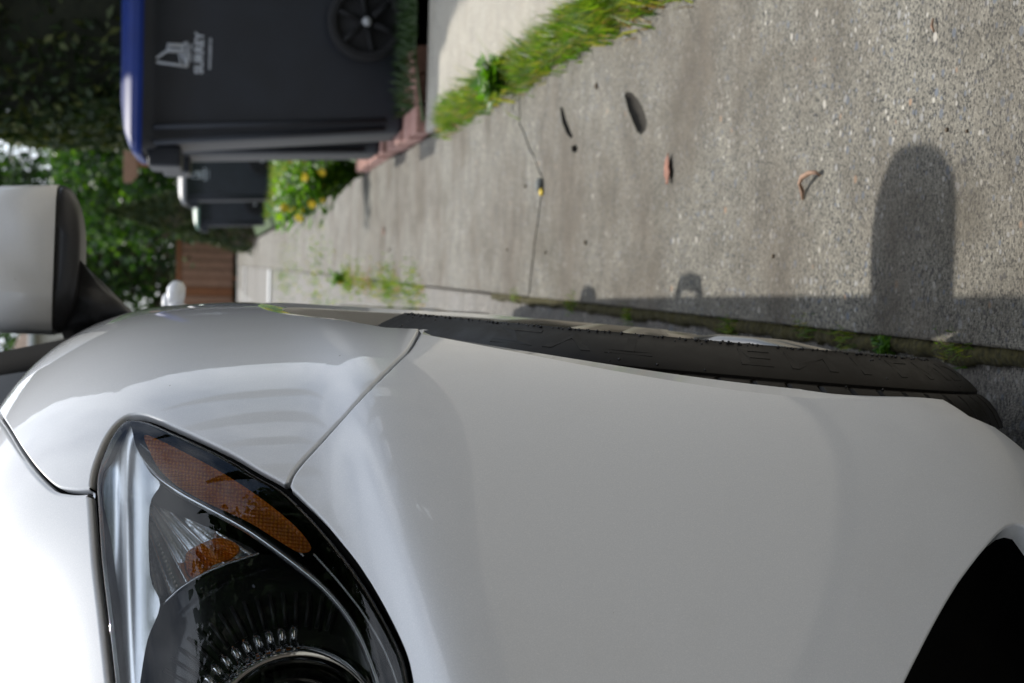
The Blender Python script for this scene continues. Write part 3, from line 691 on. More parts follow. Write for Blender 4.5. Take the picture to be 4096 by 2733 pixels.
def D(x, y, d):
    o, r_ = loc_ray(x, y); q_ = px(x, y)
    if q_ is None: q_ = hl_lens[-1]
    return S([q_])[0] + r_*d
headlight = link('headlight', None, None, car)
lens = panel('lens', lens_loop, M_lens, headlight, gap=.0035, r=.0045, depth=.010, ds=.005, grid=.010, bulge=.003)

# dark tubes added under the joints, gap shade put into their colour
def backing(loop_uv, name='seam_backing', r=.007, dep=.016):
    q_ = np.array(loop_uv); q_ = np.array([q_[i]+(q_[i+1]-q_[i])*k/6 for i in range(len(q_)-1) for k in range(6)]+[q_[-1]]); p, n = nrm(q_)
    b = MB(); b.tube((p-n*dep)*K, r*K, 6); return b.build(name, M_dark, car)
backing(seam); backing(hoods+hood_back); backing([side_back[0]]+side_back[1:])
lw_ = dens(lens_loop, .012); p_, n_ = nrm(lw_); b = MB(); b.tube((np.vstack([p_-n_*.013, (p_-n_*.013)[:1]]))*K, .006*K, 6); b.build('lens_backing', M_dark, car)

# headlight housing and inner pieces
cenp = p_.mean(0); hb = MB(); L_ = orient(lw_); P0, n0 = nrm(L_); rings = []
for s_, dp in ((1.0, .013), (1.0, .05), (.97, .10), (.75, .15), (.3, .155)):
    rings.append([(cenp + (p - cenp)*s_ + np.array([-.25, .95, .16])*dp)*K for p in P0])
hb.loft(rings, True, False, True); hb.build('housing', M_glosspl, headlight)
def ribbon(path, d, wpx, mat, name, thick=.004):
    pa = np.array(path, float); t = np.gradient(pa, axis=0); t /= np.linalg.norm(t, axis=1)[:, None]; nn = np.c_[-t[:, 1], t[:, 0]]
    dd = d if hasattr(d, '__len__') else [d]*len(pa); ww = wpx if hasattr(wpx, '__len__') else [wpx]*len(pa); rings = []
    for p, q_, de, w_ in zip(pa, nn, dd, ww):
        a = D(*(p-q_*w_), de+.006); m0 = D(*(p-q_*w_*.5), de); m1 = D(*(p+q_*w_*.5), de); c_ = D(*(p+q_*w_), de+.006)
        rings.append([a*K, m0*K, m1*K, c_*K])
    b = MB(); b.loft(rings, False); return b.build(name, mat, headlight)
def spline(P, n=40):
    P = np.array(P, float); t = np.r_[0, np.cumsum(np.linalg.norm(np.diff(P, axis=0), axis=1))]; q_ = np.linspace(0, t[-1], n)
    o = np.c_[[np.interp(q_, t, P[:, k]) for k in range(P.shape[1])]].T
    for _ in range(4): o[1:-1] = .25*o[:-2]+.5*o[1:-1]+.25*o[2:]
    return o
spine = spline([(528,1760),(556,1830),(615,1905),(700,1962),(850,2040),(1000,2122),(1150,2232),(1280,2335),(1380,2445),(1450,2565),(1512,2733),(1545,2900)], 50)
ribbon(spine, .030, np.interp(np.arange(50), [0, 8, 30, 49], [10, 17, 15, 14]), M_bezel, 'trim_spine')
def sheet(poly, d, mat, name, parent=None, dfun=None, step=22, bumpd=0.0):
    m_ = len(poly); poly = np.array(crs(list(poly)[-2:]+list(poly)+list(poly)[:2], 4)[8:8+4*m_], float)
    if area2(poly) < 0: poly = poly[::-1]
    lo, hi = poly.min(0), poly.max(0); gx_, gy_ = np.meshgrid(np.arange(lo[0], hi[0], step), np.arange(lo[1], hi[1], step)); ex = np.c_[gx_.ravel(), gy_.ravel()]
    pr = resample(poly, step); ex = ex[inside(ex, off2(pr, step*.4))]; V, F, _ = cdt_fill([pr], ex)
    b = MB(); b.add([D(x, y, dfun(x, y) if dfun else d)*K for x, y in V], F); return b.build(name, mat, parent or headlight)
sheet([(432,2733),(408,2467),(388,2250),(378,2050),(372,1965),(380,1880),(410,1800),(470,1712),(520,1700),(545,1790),(600,1890),(640,1940),(598,2030),(600,2300),(640,2420),(590,2560),(560,2733),(540,2900),(450,2900)], .022, M_bezel, 'bezel', dfun=lambda x, y: .012+.010*math.exp(-((x-470)/45.)**2)+.006*min(1, max(0, (x-520)/100.)))
# turn-signal reflector: fluted bright facets
tri = np.array([(600,2028),(636,2030),(830,2110),(1030,2212),(900,2252),(800,2300),(720,2352),(655,2412),(606,2310)], float)
def flute(x, y): 
    a = math.atan2(y-1900, x-520); r_ = math.hypot(x-520, y-1900); return .036+.00004*(r_-150)+.012*abs(((a*6.0) % 1)-.5)*2
sheet(tri, .04, M_bezel, 'turn_reflector', dfun=flute, step=7)
sheet([(742,2222),(800,2178),(880,2152),(955,2185),(930,2232),(850,2262),(765,2312)], .04, M_amber, 'turn_bulb', dfun=lambda x, y: flute(x, y)-.0015, step=8)
# amber side marker
sheet([(578,1742),(640,1762),(760,1822),(900,1898),(1050,1998),(1180,2105),(1245,2190),(1205,2212),(1140,2180),(1000,2092),(850,2022),(720,1952),(640,1880),(596,1800)], .016, M_amber, 'side_marker', dfun=lambda x, y: .013+.004*math.sin((y-x*.68)/24.))
ribbon(spline([(650,2418),(715,2356),(800,2302),(900,2256),(1036,2214)], 30), .026, 6, M_chrome, 'reflector_edge')
ribbon(spline([(1255,2215),(1350,2320),(1450,2445),(1535,2590),(1592,2733),(1610,2860)], 30), .020, 6, M_bezel, 'outer_trim')
ribbon(spline([(560,1775),(640,1845),(800,1945),(960,2030),(1110,2128),(1215,2225)], 30), .020, 5, M_chrome, 'marker_edge')
for k in range(16):
    a = math.radians(-152+k*5.2); c_, s_ = math.cos(a), math.sin(a); p0 = (1180+c_*455, 2960+s_*455); p1 = (1180+c_*590, 2960+s_*590)
    b = MB(); b.tube([D(*p0, .050)*K, D((p0[0]+p1[0])/2, (p0[1]+p1[1])/2, .048)*K, D(*p1, .050)*K], .0016*K, 6); b.build('shroud_rib', M_plastic, headlight)
# projector with knurled ring
pc = D(1180, 2960, .062); pr_ = .078
ax = np.array([.12, -.985, -.06]); ax /= np.linalg.norm(ax); e1 = np.cross(ax, [0, 0, 1.]); e1 /= np.linalg.norm(e1); e2 = np.cross(e1, ax)
def plathe(prof, n=96, rib=0.0, nr=80):
    rings = []
    for a, r_ in prof: rings.append([(pc + ax*a + (r_*(1+rib*(1 if (int(q_*nr*2) % 2) else -1)))*(math.cos(q_*2*math.pi)*e1+math.sin(q_*2*math.pi)*e2))*K for q_ in np.arange(n)/n])
    return rings
b = MB(); b.loft(plathe([(-.05, .055), (.0, .056), (.014, .059), (.020, .064), (.017, .070), (.004, .073)])); b.build('projector_ring', M_chrome, headlight)
def dark_d(x, y):
    r_ = math.hypot(x-1180, y-2960); a = math.atan2(y-2960, x-1180); return .050+.00004*max(0, 760-r_)*.6
sheet([(645,2425),(760,2345),(900,2262),(1040,2218),(1160,2250),(1290,2352),(1390,2462),(1460,2582),(1515,2733),(1530,2950),(600,2950),(585,2560)], .06, M_glosspl, 'dark_shroud', dfun=dark_d, step=10)
b = MB(); b.loft(plathe([(.004, .055), (.017, .047), (.027, .031), (.031, .012), (.0315, .001)], 64)); b.build('projector_lens', M_glosspl, headlight)
for k in range(11):
    a = math.radians(112 + k*6.4); q_ = pc + ax*.016 + .0785*(math.cos(a)*e1+math.sin(a)*e2); t_ = -math.sin(a)*e1+math.cos(a)*e2; r_ = math.cos(a)*e1+math.sin(a)*e2
    b = MB(); b.tube([(q_-r_*.0075)*K, (q_-r_*.006+ax*.004)*K, (q_+r_*.006+ax*.004)*K, (q_+r_*.0075)*K], [.0020*K, .0032*K, .0032*K, .0020*K], 10); b.build('knurl', M_chrome, headlight)
# far headlight: lens only
fl = link('headlight', None, None, car); o = mirrored(lens); o.parent = fl
b = MB(); b.v = [(2*XC*K-x, y, z) for x, y, z in hb.v]; b.f = [f[::-1] for f in hb.f]; b.build('housing', M_glosspl, fl)

# fog recess and grille
fw = orient(dens(fogs, .015)); P0, n0 = nrm(fw); c0 = P0.mean(0); b = MB()
b.loft([[(c0+(p-c0)*s_ + np.array([-.2, .95, 0])*dp)*K for p in P0] for s_, dp in ((1.05, .014), (.95, .09), (.5, .10))], True, False, True); b.build('fog_recess', M_dark, car)
b = MB()
gz = np.linspace(.70, .95, 7)
b.box((-.66*K, -.70*K, .66*K), (-1.2*K, -.66*K, .98*K)); b.build('grille_backing', M_dark, car, False)
for z in gz[1:-1]:
    s = MB(); s.tube([np.array(p)*K for p in [(-.64, -.71, z), (-.78, -.755, z), (XC, -.765, z), (-1.08, -.755, z), (-1.22, -.71, z)]], .012*K, 8); s.build('grille_slat', M_glosspl, car)

# flank: doors, rear quarter, handles
def rect_side(y0, y1, z0=.22, z1=.985, n=8): return [side(y0, z) for z in np.linspace(z0, z1, n)] + [side(y, z1) for y in np.linspace(y0, y1, 6)[1:]] + [side(y1, z) for z in np.linspace(z1, z0, n)[1:]] + [side(y, z0) for y in np.linspace(y1, y0, 6)[1:-1]]
d1 = panel('front_door', rect_side(.605, 2.10), M_paint, car, ds=.02, grid=.03); d2 = panel('rear_door', rect_side(2.105, 3.05), M_paint, car, ds=.02, grid=.03)
q1 = panel('rear_quarter', rect_side(3.055, 3.88), M_paint, car, ds=.03, grid=.04)
for d in (d1, d2, q1): mirrored(d)
for (yy_, zz) in ((1.93, .945), (2.86, .985)):
    q_ = side(yy_, zz); p, n = nrm([q_]); p, n = p[0], n[0]; b = MB(); pts = [p+np.array([.002, -.085, 0]), p+np.array([.030, -.070, .0]), p+np.array([.036, -.02, .0]), p+np.array([.034, .05, .0]), p+np.array([.004, .085, 0])]
    b.tube([x*K for x in pts], [.016*K, .020*K, .018*K, .017*K, .013*K], 10); b.build('door_handle', M_paint, car)
sl = MB(); sl.box((-.03*K, .45*K, .13*K), (-1.83*K, 3.05*K, .26*K)); sl.build('floor_pan', M_rubber, car, False)
tail = MB(); tail.loft([[(x*K, y*K, z*K) for x, y in ((-.10, 3.2), (-.16, 3.80), (-.40, 4.02), (XC, 4.07), (-1.46, 4.02), (-1.70, 3.80), (-1.76, 3.2))] for z in (.25, .5, .8, 1.0, 1.12)], False); tail.build('tailgate', M_paint, car)
# cabin
A0, A1 = (-.075, .70, 1.055), (-.26, 1.45, 1.66); X2 = 2*XC
def mx_(p): return (X2-p[0], p[1], p[2])
def cv(p): return tuple(np.array(p)*K)
n_ = 14; b = MB(); rings = []
for t in np.linspace(0, 1, 10):
    row = []
    for s_ in np.linspace(0, 1, n_):
        e_ = 1-(2*s_-1)**2; lo_ = np.array([A0[0]+(X2-2*A0[0])*s_, A0[1]-.13*e_, A0[2]+.10*e_]); hi_ = np.array([A1[0]+(X2-2*A1[0])*s_, A1[1]-.10*e_, A1[2]+.05*e_])
        row.append((lo_*(1-t)+hi_*t+np.array([0, -.05, .04])*math.sin(math.pi*t))*K)
    rings.append(row)
b.loft(rings, False); b.build('windshield', M_win, car)
for P in ((A0, A1), (mx_(A0), mx_(A1))):
    b = MB(); m_ = (np.array(P[0])+np.array(P[1]))/2+[0, -.05, .04]; b.tube([(np.array(P[0])+[0.012 if P[0][0] > XC else -.012, -.05, -.03])*K, np.array(P[0])*K, m_*K, np.array(P[1])*K], [.018*K, .020*K, .026*K, .032*K], 10); b.build('windshield_pillar', M_dark, car)
b = MB(); rings = []
for y_, zr, wr in ((1.45, 1.70, .27), (1.9, 1.745, .25), (2.7, 1.74, .26), (3.5, 1.68, .29), (3.85, 1.60, .31)):
    rings.append([(( -wr+(X2+2*wr)*s_)*K, y_*K, (zr-.09*(2*s_-1)**4)*K) for s_ in np.linspace(0, 1, 13)])
b.loft(rings, False); b.build('roof', M_paint, car)
for sg in (0, 1):
    b = MB(); lo_ = [(-.085, .74, 1.06), (-.06, 1.3, 1.055), (-.06, 2.5, 1.07), (-.12, 3.7, 1.12)]; hi_ = [(-.26, 1.46, 1.64), (-.26, 1.7, 1.66), (-.255, 2.6, 1.66), (-.3, 3.6, 1.6)]
    if sg: lo_ = [mx_(p) for p in lo_]; hi_ = [mx_(p) for p in hi_]
    b.loft([[cv(p) for p in lo_], [cv(p) for p in hi_]], False); b.build('side_window', M_win, car)
    b = MB(); b.tube([np.array(p)*K for p in lo_], .014*K, 8); b.build('belt_moulding', M_rubber, car)
b = MB(); b.loft([[cv(p) for p in ((-.14, 3.9, 1.1), (XC, 4.06, 1.12), (X2+.14, 3.9, 1.1))], [cv(p) for p in ((-.31, 3.85, 1.58), (XC, 3.9, 1.66), (X2+.31, 3.85, 1.58))]], False); b.build('rear_window', M_win, car)
b = MB(); b.tube([np.array(p)*K for p in ((-.10, .63, 1.03), (-.4, .665, 1.09), (XC, .69, 1.12), (-1.46, .665, 1.09), (-1.76, .63, 1.03))], .022*K, 8); b.build('cowl', M_rubber, car)
# wheel well
b = MB(); rings = []
for x_ in (-.055, -.30): rings.append([(x_*K, (AR+.012)*math.sin(a)*K, (WZ+(AR+.012)*math.cos(a))*K) for a in np.linspace(-1.75, 1.75, 50)])
b.loft(rings, False); b.build('wheel_well', M_dark, car)
b = MB(); b.box((-.31*K, -.45*K, .12*K), (-.30*K, .45*K, .82*K)); b.build('inner_well', M_dark, car, False)

# ---- wheels
def make_wheel(parent, cx, cy, camber, flip=False, letters=False):
    R = WR; TW = .235; wh = bpy.data.objects.new('wheel', None); COL.objects.link(wh); wh.parent = parent
    M_ = Matrix.Translation(Vector((cx*K, cy*K, WZ*K))) @ Matrix.Rotation(math.radians(camber), 4, 'Y')
    if flip: M_ = M_ @ Matrix.Rotation(math.pi, 4, 'Z')
    wh.matrix_local = M_
    nb = 64; sub = 10; n = nb*sub; rings = []
    prof = [(-.020,.236,0),(-.010,.242,0),(-.004,.256,0),(.000,.275,0),(.0015,.286,0),(.0025,.2885,0),(.0025,.2905,0),(.0008,.2925,0),(-.003,.301,0),(-.011,.3145,0),(-.019,.3255,0),(-.0255,.3325,0),(-.0270,.3335,0),(-.0295,.3325,0),(-.031,.338,1),(-.037,.3465,1),(-.046,.3545,1),(-.056,.3600,1),(-.0622,.3625,1),(-.0625,.355,0),(-.071,.355,0),(-.0715,.3645,0),(-.108,.365,0),(-.1085,.356,0),(-.117,.356,0),(-.1175,.365,0),(-.155,.3645,0),(-.1555,.355,0),(-.164,.355,0),(-.1645,.364,0),(-.19,.361,1),(-.208,.353,1),(-.222,.336,0),(-.233,.30,0),(-.228,.26,0),(-.215,.236,0)]
    for a, r_, sh in prof:
        ring = []
        for q_ in range(n):
            th = 2*math.pi*q_/n; ph = q_ % sub; rr = r_ - (.0055 if sh and ph in (0,) else 0)
            tw = .03*(a+.06)/.06 if sh else 0; th2 = th + (tw if sh else 0)
            # flat where it meets the ground
            y_, z_ = rr*math.sin(th2), rr*math.cos(th2); z_ = max(z_, -R+.006); ring.append((a*K, y_*K, z_*K))
        rings.append(ring)
    b = MB(); b.loft([r_[::-1] for r_ in rings], True); ty = b.build('tyre', M_tyre, wh); ty.data.set_sharp_from_angle(angle=math.radians(38))
    if letters:
        for li, ch_ in enumerate('ZVT ENILND'):
            if ch_ == ' ': continue
            cu = text_mesh(ch_, .034*K, .0004, .0008*K); V = np.array([v.co[:] for v in cu.vertices]); Fc = [tuple(p.vertices) for p in cu.polygons]; out = []
            for x_, y_, z_ in V:
                rad = (.3005*K) + y_*.95; th = math.radians(-48 - li*10.6) - (x_/(.31*K))*2.1; rb = rad/K
                a = np.interp(rb, [.275, .2925, .301, .3145, .3255, .3325], [0, .0008, -.003, -.011, -.019, -.0255])*K + .0003*K + z_*.5
                out.append((a, rad*math.sin(th), rad*math.cos(th)))
            link('letter', mesh(out, Fc, False), M_tyre, wh)
    b = MB(); rp = [(-.020,.240),(-.012,.238),(-.009,.232),(-.014,.224),(-.05,.215),(-.20,.215),(-.215,.24)]
    b.lathe([(a*K, r_*K) for a, r_ in rp][::-1], 80, 'x'); rim = b.build('rim', M_alloy, wh)
    b = MB(); b.lathe([(-.06*K, .20*K), (-.062*K, .05*K), (-.062*K, .001)], 48, 'x'); b.build('brake_disc', M_rubber, wh)
    for k in range(5):
        for s_ in (-1, 1):
            a0 = 2*math.pi*k/5+.3; rings = []
            for r_, w_, dx, off in ((.045, .020, .003, .16), (.09, .016, .009, .17), (.14, .0135, .009, .155), (.19, .013, .003, .15), (.226, .016, -.008, .16)):
                th = a0+s_*off*(.05/r_ if r_ < .06 else 1); c_ = np.array([dx, r_*math.sin(th), r_*math.cos(th)]); tt = np.array([0, math.cos(th), -math.sin(th)])
                rings.append([(c_+tt*w_)*K+np.array([-.030*K, 0, 0]), (c_+tt*w_*.9)*K+np.array([-.006*K, 0, 0]), (c_+tt*w_*.5)*K, (c_-tt*w_*.5)*K, (c_-tt*w_*.9)*K+np.array([-.006*K, 0, 0]), (c_-tt*w_)*K+np.array([-.030*K, 0, 0])])
            b = MB(); b.loft(rings, True, True, True); b.build('spoke', M_alloy, rim)
    b = MB(); b.lathe([(-.03*K, .062*K), (.0, .060*K), (.006*K, .05*K), (.004*K, .034*K), (.007*K, .030*K), (.008*K, .001*K)][::-1], 40, 'x'); b.build('hub_cap', M_alloy, wh)
    return wh
fwheel = make_wheel(car, -.011, 0, 2.6, False, True)
make_wheel(car, -.015, 3.25, 0); make_wheel(car, X2-.004, 0, 0, True); make_wheel(car, X2+.015, 3.25, 0, True)
# water beads on the tyre
rg = np.random.default_rng(3); b = MB()
for k in range(360):
    th = math.radians(rg.uniform(-140, -2)); a, r_ = (rg.uniform(.0005, .0024), .2905+rg.uniform(-.003, .003)) if k < 330 else (rg.uniform(-.04, .0), None)
    if r_ is None: r_ = np.interp(-a, [0, .011, .0255, .040], [.295, .3145, .3325, .3500])
    sz = rg.uniform(.0008, .0017)*K; blob(b, np.array([a*K, r_*math.sin(th)*K, r_*math.cos(th)*K]), sz, (1, 1, 1), k, 6, 4)
b.build('water_beads', M_glosspl, fwheel, True, kind='stuff')

# ---- door mirror
YM = 2.89
def LM(x, y, Y=YM):
    o, r_ = loc_ray(x, y); yl = RC.T @ (np.array([0, Y, 0])-W0); return o + r_*((yl[1]-o[1])/r_[1])
mo = LM(100, 730); mi = LM(100, 1338); zc = LM(228, 1050)[2]; zb = LM(330, 1000)[2]; zt = LM(-230, 1050)[2]; ym = mo[1]
mir = bpy.data.objects.new('door_mirror', None); COL.objects.link(mir); mir.parent = car
cx_, hw = (mo[0]+mi[0])/2, (mo[0]-mi[0])/2
def sup(a, e=9.0): c_, s_ = math.cos(a), math.sin(a); return math.copysign(abs(c_)**(2/e), c_), math.copysign(abs(s_)**(2/e), s_)
def mring(sc, y_, up):
    R_ = []
    for a in np.linspace(0, 2*math.pi, 64, endpoint=False):
        u_, v_ = sup(a, 7.0 if up else 3.0); low_ = (v_ < 0) == up
        if low_: u_ = math.cos(a); v_ = 0
        uo = max(0, u_); x_ = cx_+hw*sc[0]*u_
        if up: z_ = zc+.0006+(zt-zc)*sc[1]*v_; x_ -= hw*.42*v_**3*uo**2
        else: z_ = zc-.0006-(zc-zb)*sc[1]*abs(v_)*(1-.25*abs(u_-.1)**3)
        yq = y_ if y_ < ym else ym+(y_-ym)*(1-.75*max(0, u_)**2)
        R_.append((x_*K, yq*K, z_*K))
    return R_
prof_m = [(.45, .70, -.058), (.80, .90, -.052), (.93, .965, -.040), (.985, .99, -.018), (1, 1, .02), (.99, .99, .075)]
b = MB(); b.loft([mring((a, c_), ym+d_, True) for a, c_, d_ in prof_m], True, True, True); b.build('mirror_cap', M_paint, mir)
b = MB(); b.loft([mring((a*.985, c_), ym+d_+.006, False) for a, c_, d_ in prof_m], True, True, True); b.build('mirror_base', M_plastic, mir)
b = MB(); s0 = [LM(232, 1100), LM(325, 1040), LM(345, 1180), LM(232, 1320)]; s1 = [LM(232, 1180), LM(405, 1150), LM(510, 1232), LM(250, 1352)]; s2 = [LM(240, 1300), LM(480, 1235), LM(560, 1280), LM(280, 1440)]
b.loft([[np.array(p)*K + np.array([0, dy*K, 0]) for p, dy in zip(r_, (-.02, -.03, .03, .03))] for r_ in (s0, s1, s2)], True, True, True); b.build('mirror_arm', M_plastic, mir, True)
M_mirror = plain('mirror_glass', (.8,.82,.82), .02, 1.0, vary=.02)
b = MB(); b.loft([mring((.9, .9), ym+.077, True)], True, False, True); b.build('mirror_glass', M_mirror, mir)
# ------------------------------------------------------------------ wheeled bins
M_bin = plain('bin_plastic', (.012,.0155,.024), .55, vary=.18, scale=8, bumpy=.03)
M_blue = plain('blue_lid', (.007,.022,.13), .45, vary=.1, scale=8, spec=.15); M_grey = plain('grey_lid', (.16,.165,.175), .4, vary=.1, scale=8)
M_green = plain('green_lid', (.10,.20,.155), .4, vary=.15, scale=8); M_print = plain('white_print', (.42,.45,.50), .6, vary=.08)
M_wheelp = plain('bin_wheel', (.005,.005,.006), .8, vary=.2); M_hub = plain('bin_hub', (.38,.39,.40), .4, vary=.1)
def make_bin(x, y, z, h, lid, label, wtop=.70, wbot=.58, rz=0.0, logo=True, group='wheeled bins'):
    root = thing('wheeled_bin', (x, y, z), label, 'bin', group, rz); d0, d1 = .48, .60
    b = MB(); rings = []
    for t in (0, .02, .35, .7, .855, .860, .885, .890, .905):
        w_ = wbot+(wtop-wbot)*t; d_ = d0+(d1-d0)*t; g = .022 if t in (.860, .885) else (.03 if t >= .89 else 0)
        r_ = .05
        rings.append([(p[0], p[1], t*h) for p in rrect(w_+g, d_+g, r_, 6, 0, d1/2)])
    b.loft(rings, True, True, False); b.build('body', M_bin, root)
    b = MB(); rings = []; HL = .060*h
    for s_, e_, k in ((.052, .0, 0), (.056, .22, 0), (.050, .40, 0), (.036, .42, 0), (.036, .56, 0), (.018, .60, .3), (-.02, .72, .75), (-.10, .80, 1), (-.30, .84, 1)):
        pts = rrect(wtop+s_, d1+s_, .05 if s_ > -.1 else .03, 6, 0, d1/2)
        rings.append([(p[0], p[1], (.900*h) + HL*e_ + k*.042*h*(1-((p[0]-.02)/(wtop*.55))**2)) for p in pts])
    b.loft(rings, True, False, True); b.build('lid', lid, root)
    # front lip, corner ribs, handle
    b = MB(); b.box((-wtop/2-.060, .10, h*.77), (-wtop/2+.02, d1-.10, h*.885)); b.build('front_lip', M_bin, root, False, .012)
    for dx_ in (.02, .075):
        b = MB(); q0 = (-wbot/2+dx_*.6, .01, h*.06); q1 = (-wtop/2+dx_, -.006, h*.86); b.tube([(q0[0], (d1-d0)/2-.004, q0[2]), q1], .009, 8); b.build('corner_rib', M_bin, root)
    b = MB(); b.tube([(wtop/2+.0, .08, h*.93), (wtop/2+.09, .08, h*.97), (wtop/2+.09, d1-.08, h*.97), (wtop/2, d1-.08, h*.93)], .018, 10); b.build('handle', M_bin, root)
    wx = wbot/2-.132; wr = .145*h/1.05
    b = MB(); b.tube([(wx, -.02, wr), (wx, d1+.02, wr)], .012, 8); b.build('axle', M_hub, root)
    for yy_ in ((d1-d0)/2-.035, d1-(d1-d0)/2+.035):
        whl = bpy.data.objects.new('wheel', None); COL.objects.link(whl); whl.parent = root; whl.location = (wx, yy_, wr)
        b = MB(); b.lathe([(-.03, wr*.78), (-.034, wr*.92), (-.022, wr), (.022, wr), (.034, wr*.92), (.03, wr*.78), (.012, wr*.76), (-.012, wr*.76), (-.03, wr*.78)], 40, 'y'); b.build('tyre', M_wheelp, whl)
        b = MB(); b.lathe([(-.012, wr*.77), (-.012, .03), (-.02, .03), (-.02, .001)], 40, 'y'); b.build('disc', M_wheelp, whl)
        for k in range(6):
            a = k*math.pi/3+.2; b = MB(); b.tube([(.03*math.cos(a), -.018, .03*math.sin(a)), (wr*.76*math.cos(a), -.020, wr*.76*math.sin(a))], .011, 6); b.build('spoke', M_wheelp, whl)
        b = MB(); b.lathe([(-.020, .017), (-.030, .015), (-.034, .008), (-.0345, .001)], 20, 'y'); b.build('hub', M_hub, whl)
    def at(u, zz): t = zz/h; return (u, (d1-d0)/2*(1-t)-.0022, zz)
    if logo:
        lg = bpy.data.objects.new('printed_logo', None); COL.objects.link(lg); lg.parent = root; u0 = logo if isinstance(logo, float) else 0.0
        tl = math.atan2((d1-d0)/2, h); RM = Matrix.Rotation(math.pi/2+tl, 4, 'X')
        for txt, sz, bo, zz in (('CITY OF', .017, .0004, h*.735), ('SURREY', .043, .0014, h*.700), ('WWW.SURREY.CA', .0135, .0006, h*.672)):
            me = text_mesh(txt, sz, bo, .0004); o = link('lettering', me, M_print, lg); p = at(u0, zz); o.location = p; o.rotation_euler = RM.to_euler()
        def line(P, r_=.0052):
            b = MB(); b.tube([np.array(at(u0+a*.72, h*.757+c_)) for a, c_ in P], r_, 6); b.build('emblem_line', M_print, lg)
        line([(-.070, -.005), (-.062, .045), (-.055, .110), (-.048, .123), (-.028, .098), (-.006, .078), (.002, .066), (.004, .005)])
        line([(.004, .066), (.036, .066), (.036, .010)]); line([(.012, .058), (.028, .058), (.028, .018), (.012, .018), (.012, .058)], .003)
        line([(-.070, -.004), (-.04, .004), (-.015, .010), (.010, .010), (.035, .014), (.052, .0)]); line([(-.066, .018), (-.03, .022), (.0, .026)], .003)
        line([(-.07, -.004), (-.03, -.006), (.01, -.004), (.055, -.001)], .0045)
    return root
# near bin: its left bottom corner and lid corner as seen
pb = PY(1590, 532, 6.50); pt = PY(575, 600, 6.44)
zb_ = .05
make_bin(.768, 6.47, zb_, 1.05, M_blue, 'dark grey wheeled bin with a blue lid beside the driveway, nearest of the bins', .72, .53, 0.0, -.01)
make_bin(.425+.34, 7.42, zb_, 1.03, M_green, 'bin with pale green lid peeking out behind the blue lidded bin', .66, .56, 0.0, False)
make_bin(.70+.36, 21.0, .10, 1.16, M_grey, 'dark wheeled bin with a light grey lid standing far down the sidewalk', .70, .58, 0.0, -.02)
make_bin(.475+.24, 23.4, .16, .95, M_green, 'smaller dark bin with a pale mint green lid beside the grey lidded bin', .50, .40, 0.0, False)

# ------------------------------------------------------------------ foliage
def quads(name, C, size, mat, parent=None, up=0.0, aspect=.6, **props):
    n = len(C); C = np.asarray(C, float); a = rng.normal(0, 1, (n, 3)); a[:, 2] += up; a /= np.linalg.norm(a, axis=1)[:, None]
    b = rng.normal(0, 1, (n, 3)); b -= a*(np.sum(a*b, 1)[:, None]); b /= np.linalg.norm(b, axis=1)[:, None]
    s_ = (np.asarray(size)*rng.uniform(.55, 1.3, n))[:, None]; c_ = np.cross(a, b)*.15*s_
    V = np.stack([C-a*s_*.5, C+b*s_*aspect*.5+c_, C+a*s_*.5, C-b*s_*aspect*.5+c_], 1).reshape(-1, 3)
    me = bpy.data.meshes.new(name); me.vertices.add(4*n); me.vertices.foreach_set('co', V.astype(np.float32).ravel())
    me.loops.add(4*n); me.loops.foreach_set('vertex_index', np.arange(4*n, dtype=np.int32)); me.polygons.add(n); me.polygons.foreach_set('loop_start', np.arange(0, 4*n, 4, dtype=np.int32))
    me.update(); me.validate(); return link(name, me, mat, parent, **props)
M_cedar = foliage('cedar_spray', [(.010,.024,.005), (.016,.038,.007), (.03,.052,.009), (.085,.095,.015)], .2, .6)
M_leaf = foliage('tree_leaf', [(.006,.022,.004), (.014,.045,.007), (.035,.10,.012), (.12,.23,.03)], .38, .4)
M_leafd = foliage('dark_tree_leaf', [(.006,.018,.005), (.014,.038,.008), (.03,.07,.012)], .25, .5)
M_inner = plain('shaded_branches', (.012,.014,.006), .95, vary=.4)  # near-black hedge core, its inner shade put into the colour
def hedge(name, lo, hi, n, size, label, cat='hedge', group=None):
    lo, hi = np.array(lo), np.array(hi); root = thing(name, ((lo[0]+hi[0])/2, (lo[1]+hi[1])/2, lo[2]), label, cat, group); o = np.array(root.location)
    A = (hi-lo); face = rng.integers(0, 5, n); u = rng.random((n, 3)); dpt = np.abs(rng.normal(0, .05, n))
    for i, (ax_, v_) in enumerate(((1, 0), (0, 0), (0, 1), (1, 1), (2, 1))):
        k = face == i; u[k, ax_] = v_
    P = lo+u*A; inw = np.zeros((n, 3))
    for i, (ax_, sg) in enumerate(((1, 1), (0, 1), (0, -1), (1, -1), (2, -1))): inw[face == i, ax_] = sg
    w_ = np.sin(P[:, 0]*3.1+P[:, 2]*2.3)*.06+np.sin(P[:, 1]*2.7+P[:, 2]*4.1)*.05+np.sin(P[:, 0]*9+P[:, 2]*7)*.03
    P = P+inw*(dpt+w_+.05)[:, None]
    quads('foliage', P-o, np.full(n, size), M_cedar, root, .9, .45)
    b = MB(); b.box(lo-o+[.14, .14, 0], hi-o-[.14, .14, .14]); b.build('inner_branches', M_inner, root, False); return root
hedge('cedar_hedge', (.60, 8.1, 0), (5.5, 9.3, 4.6), 120000, .062, 'tall dark clipped cedar hedge rising behind the near bin')
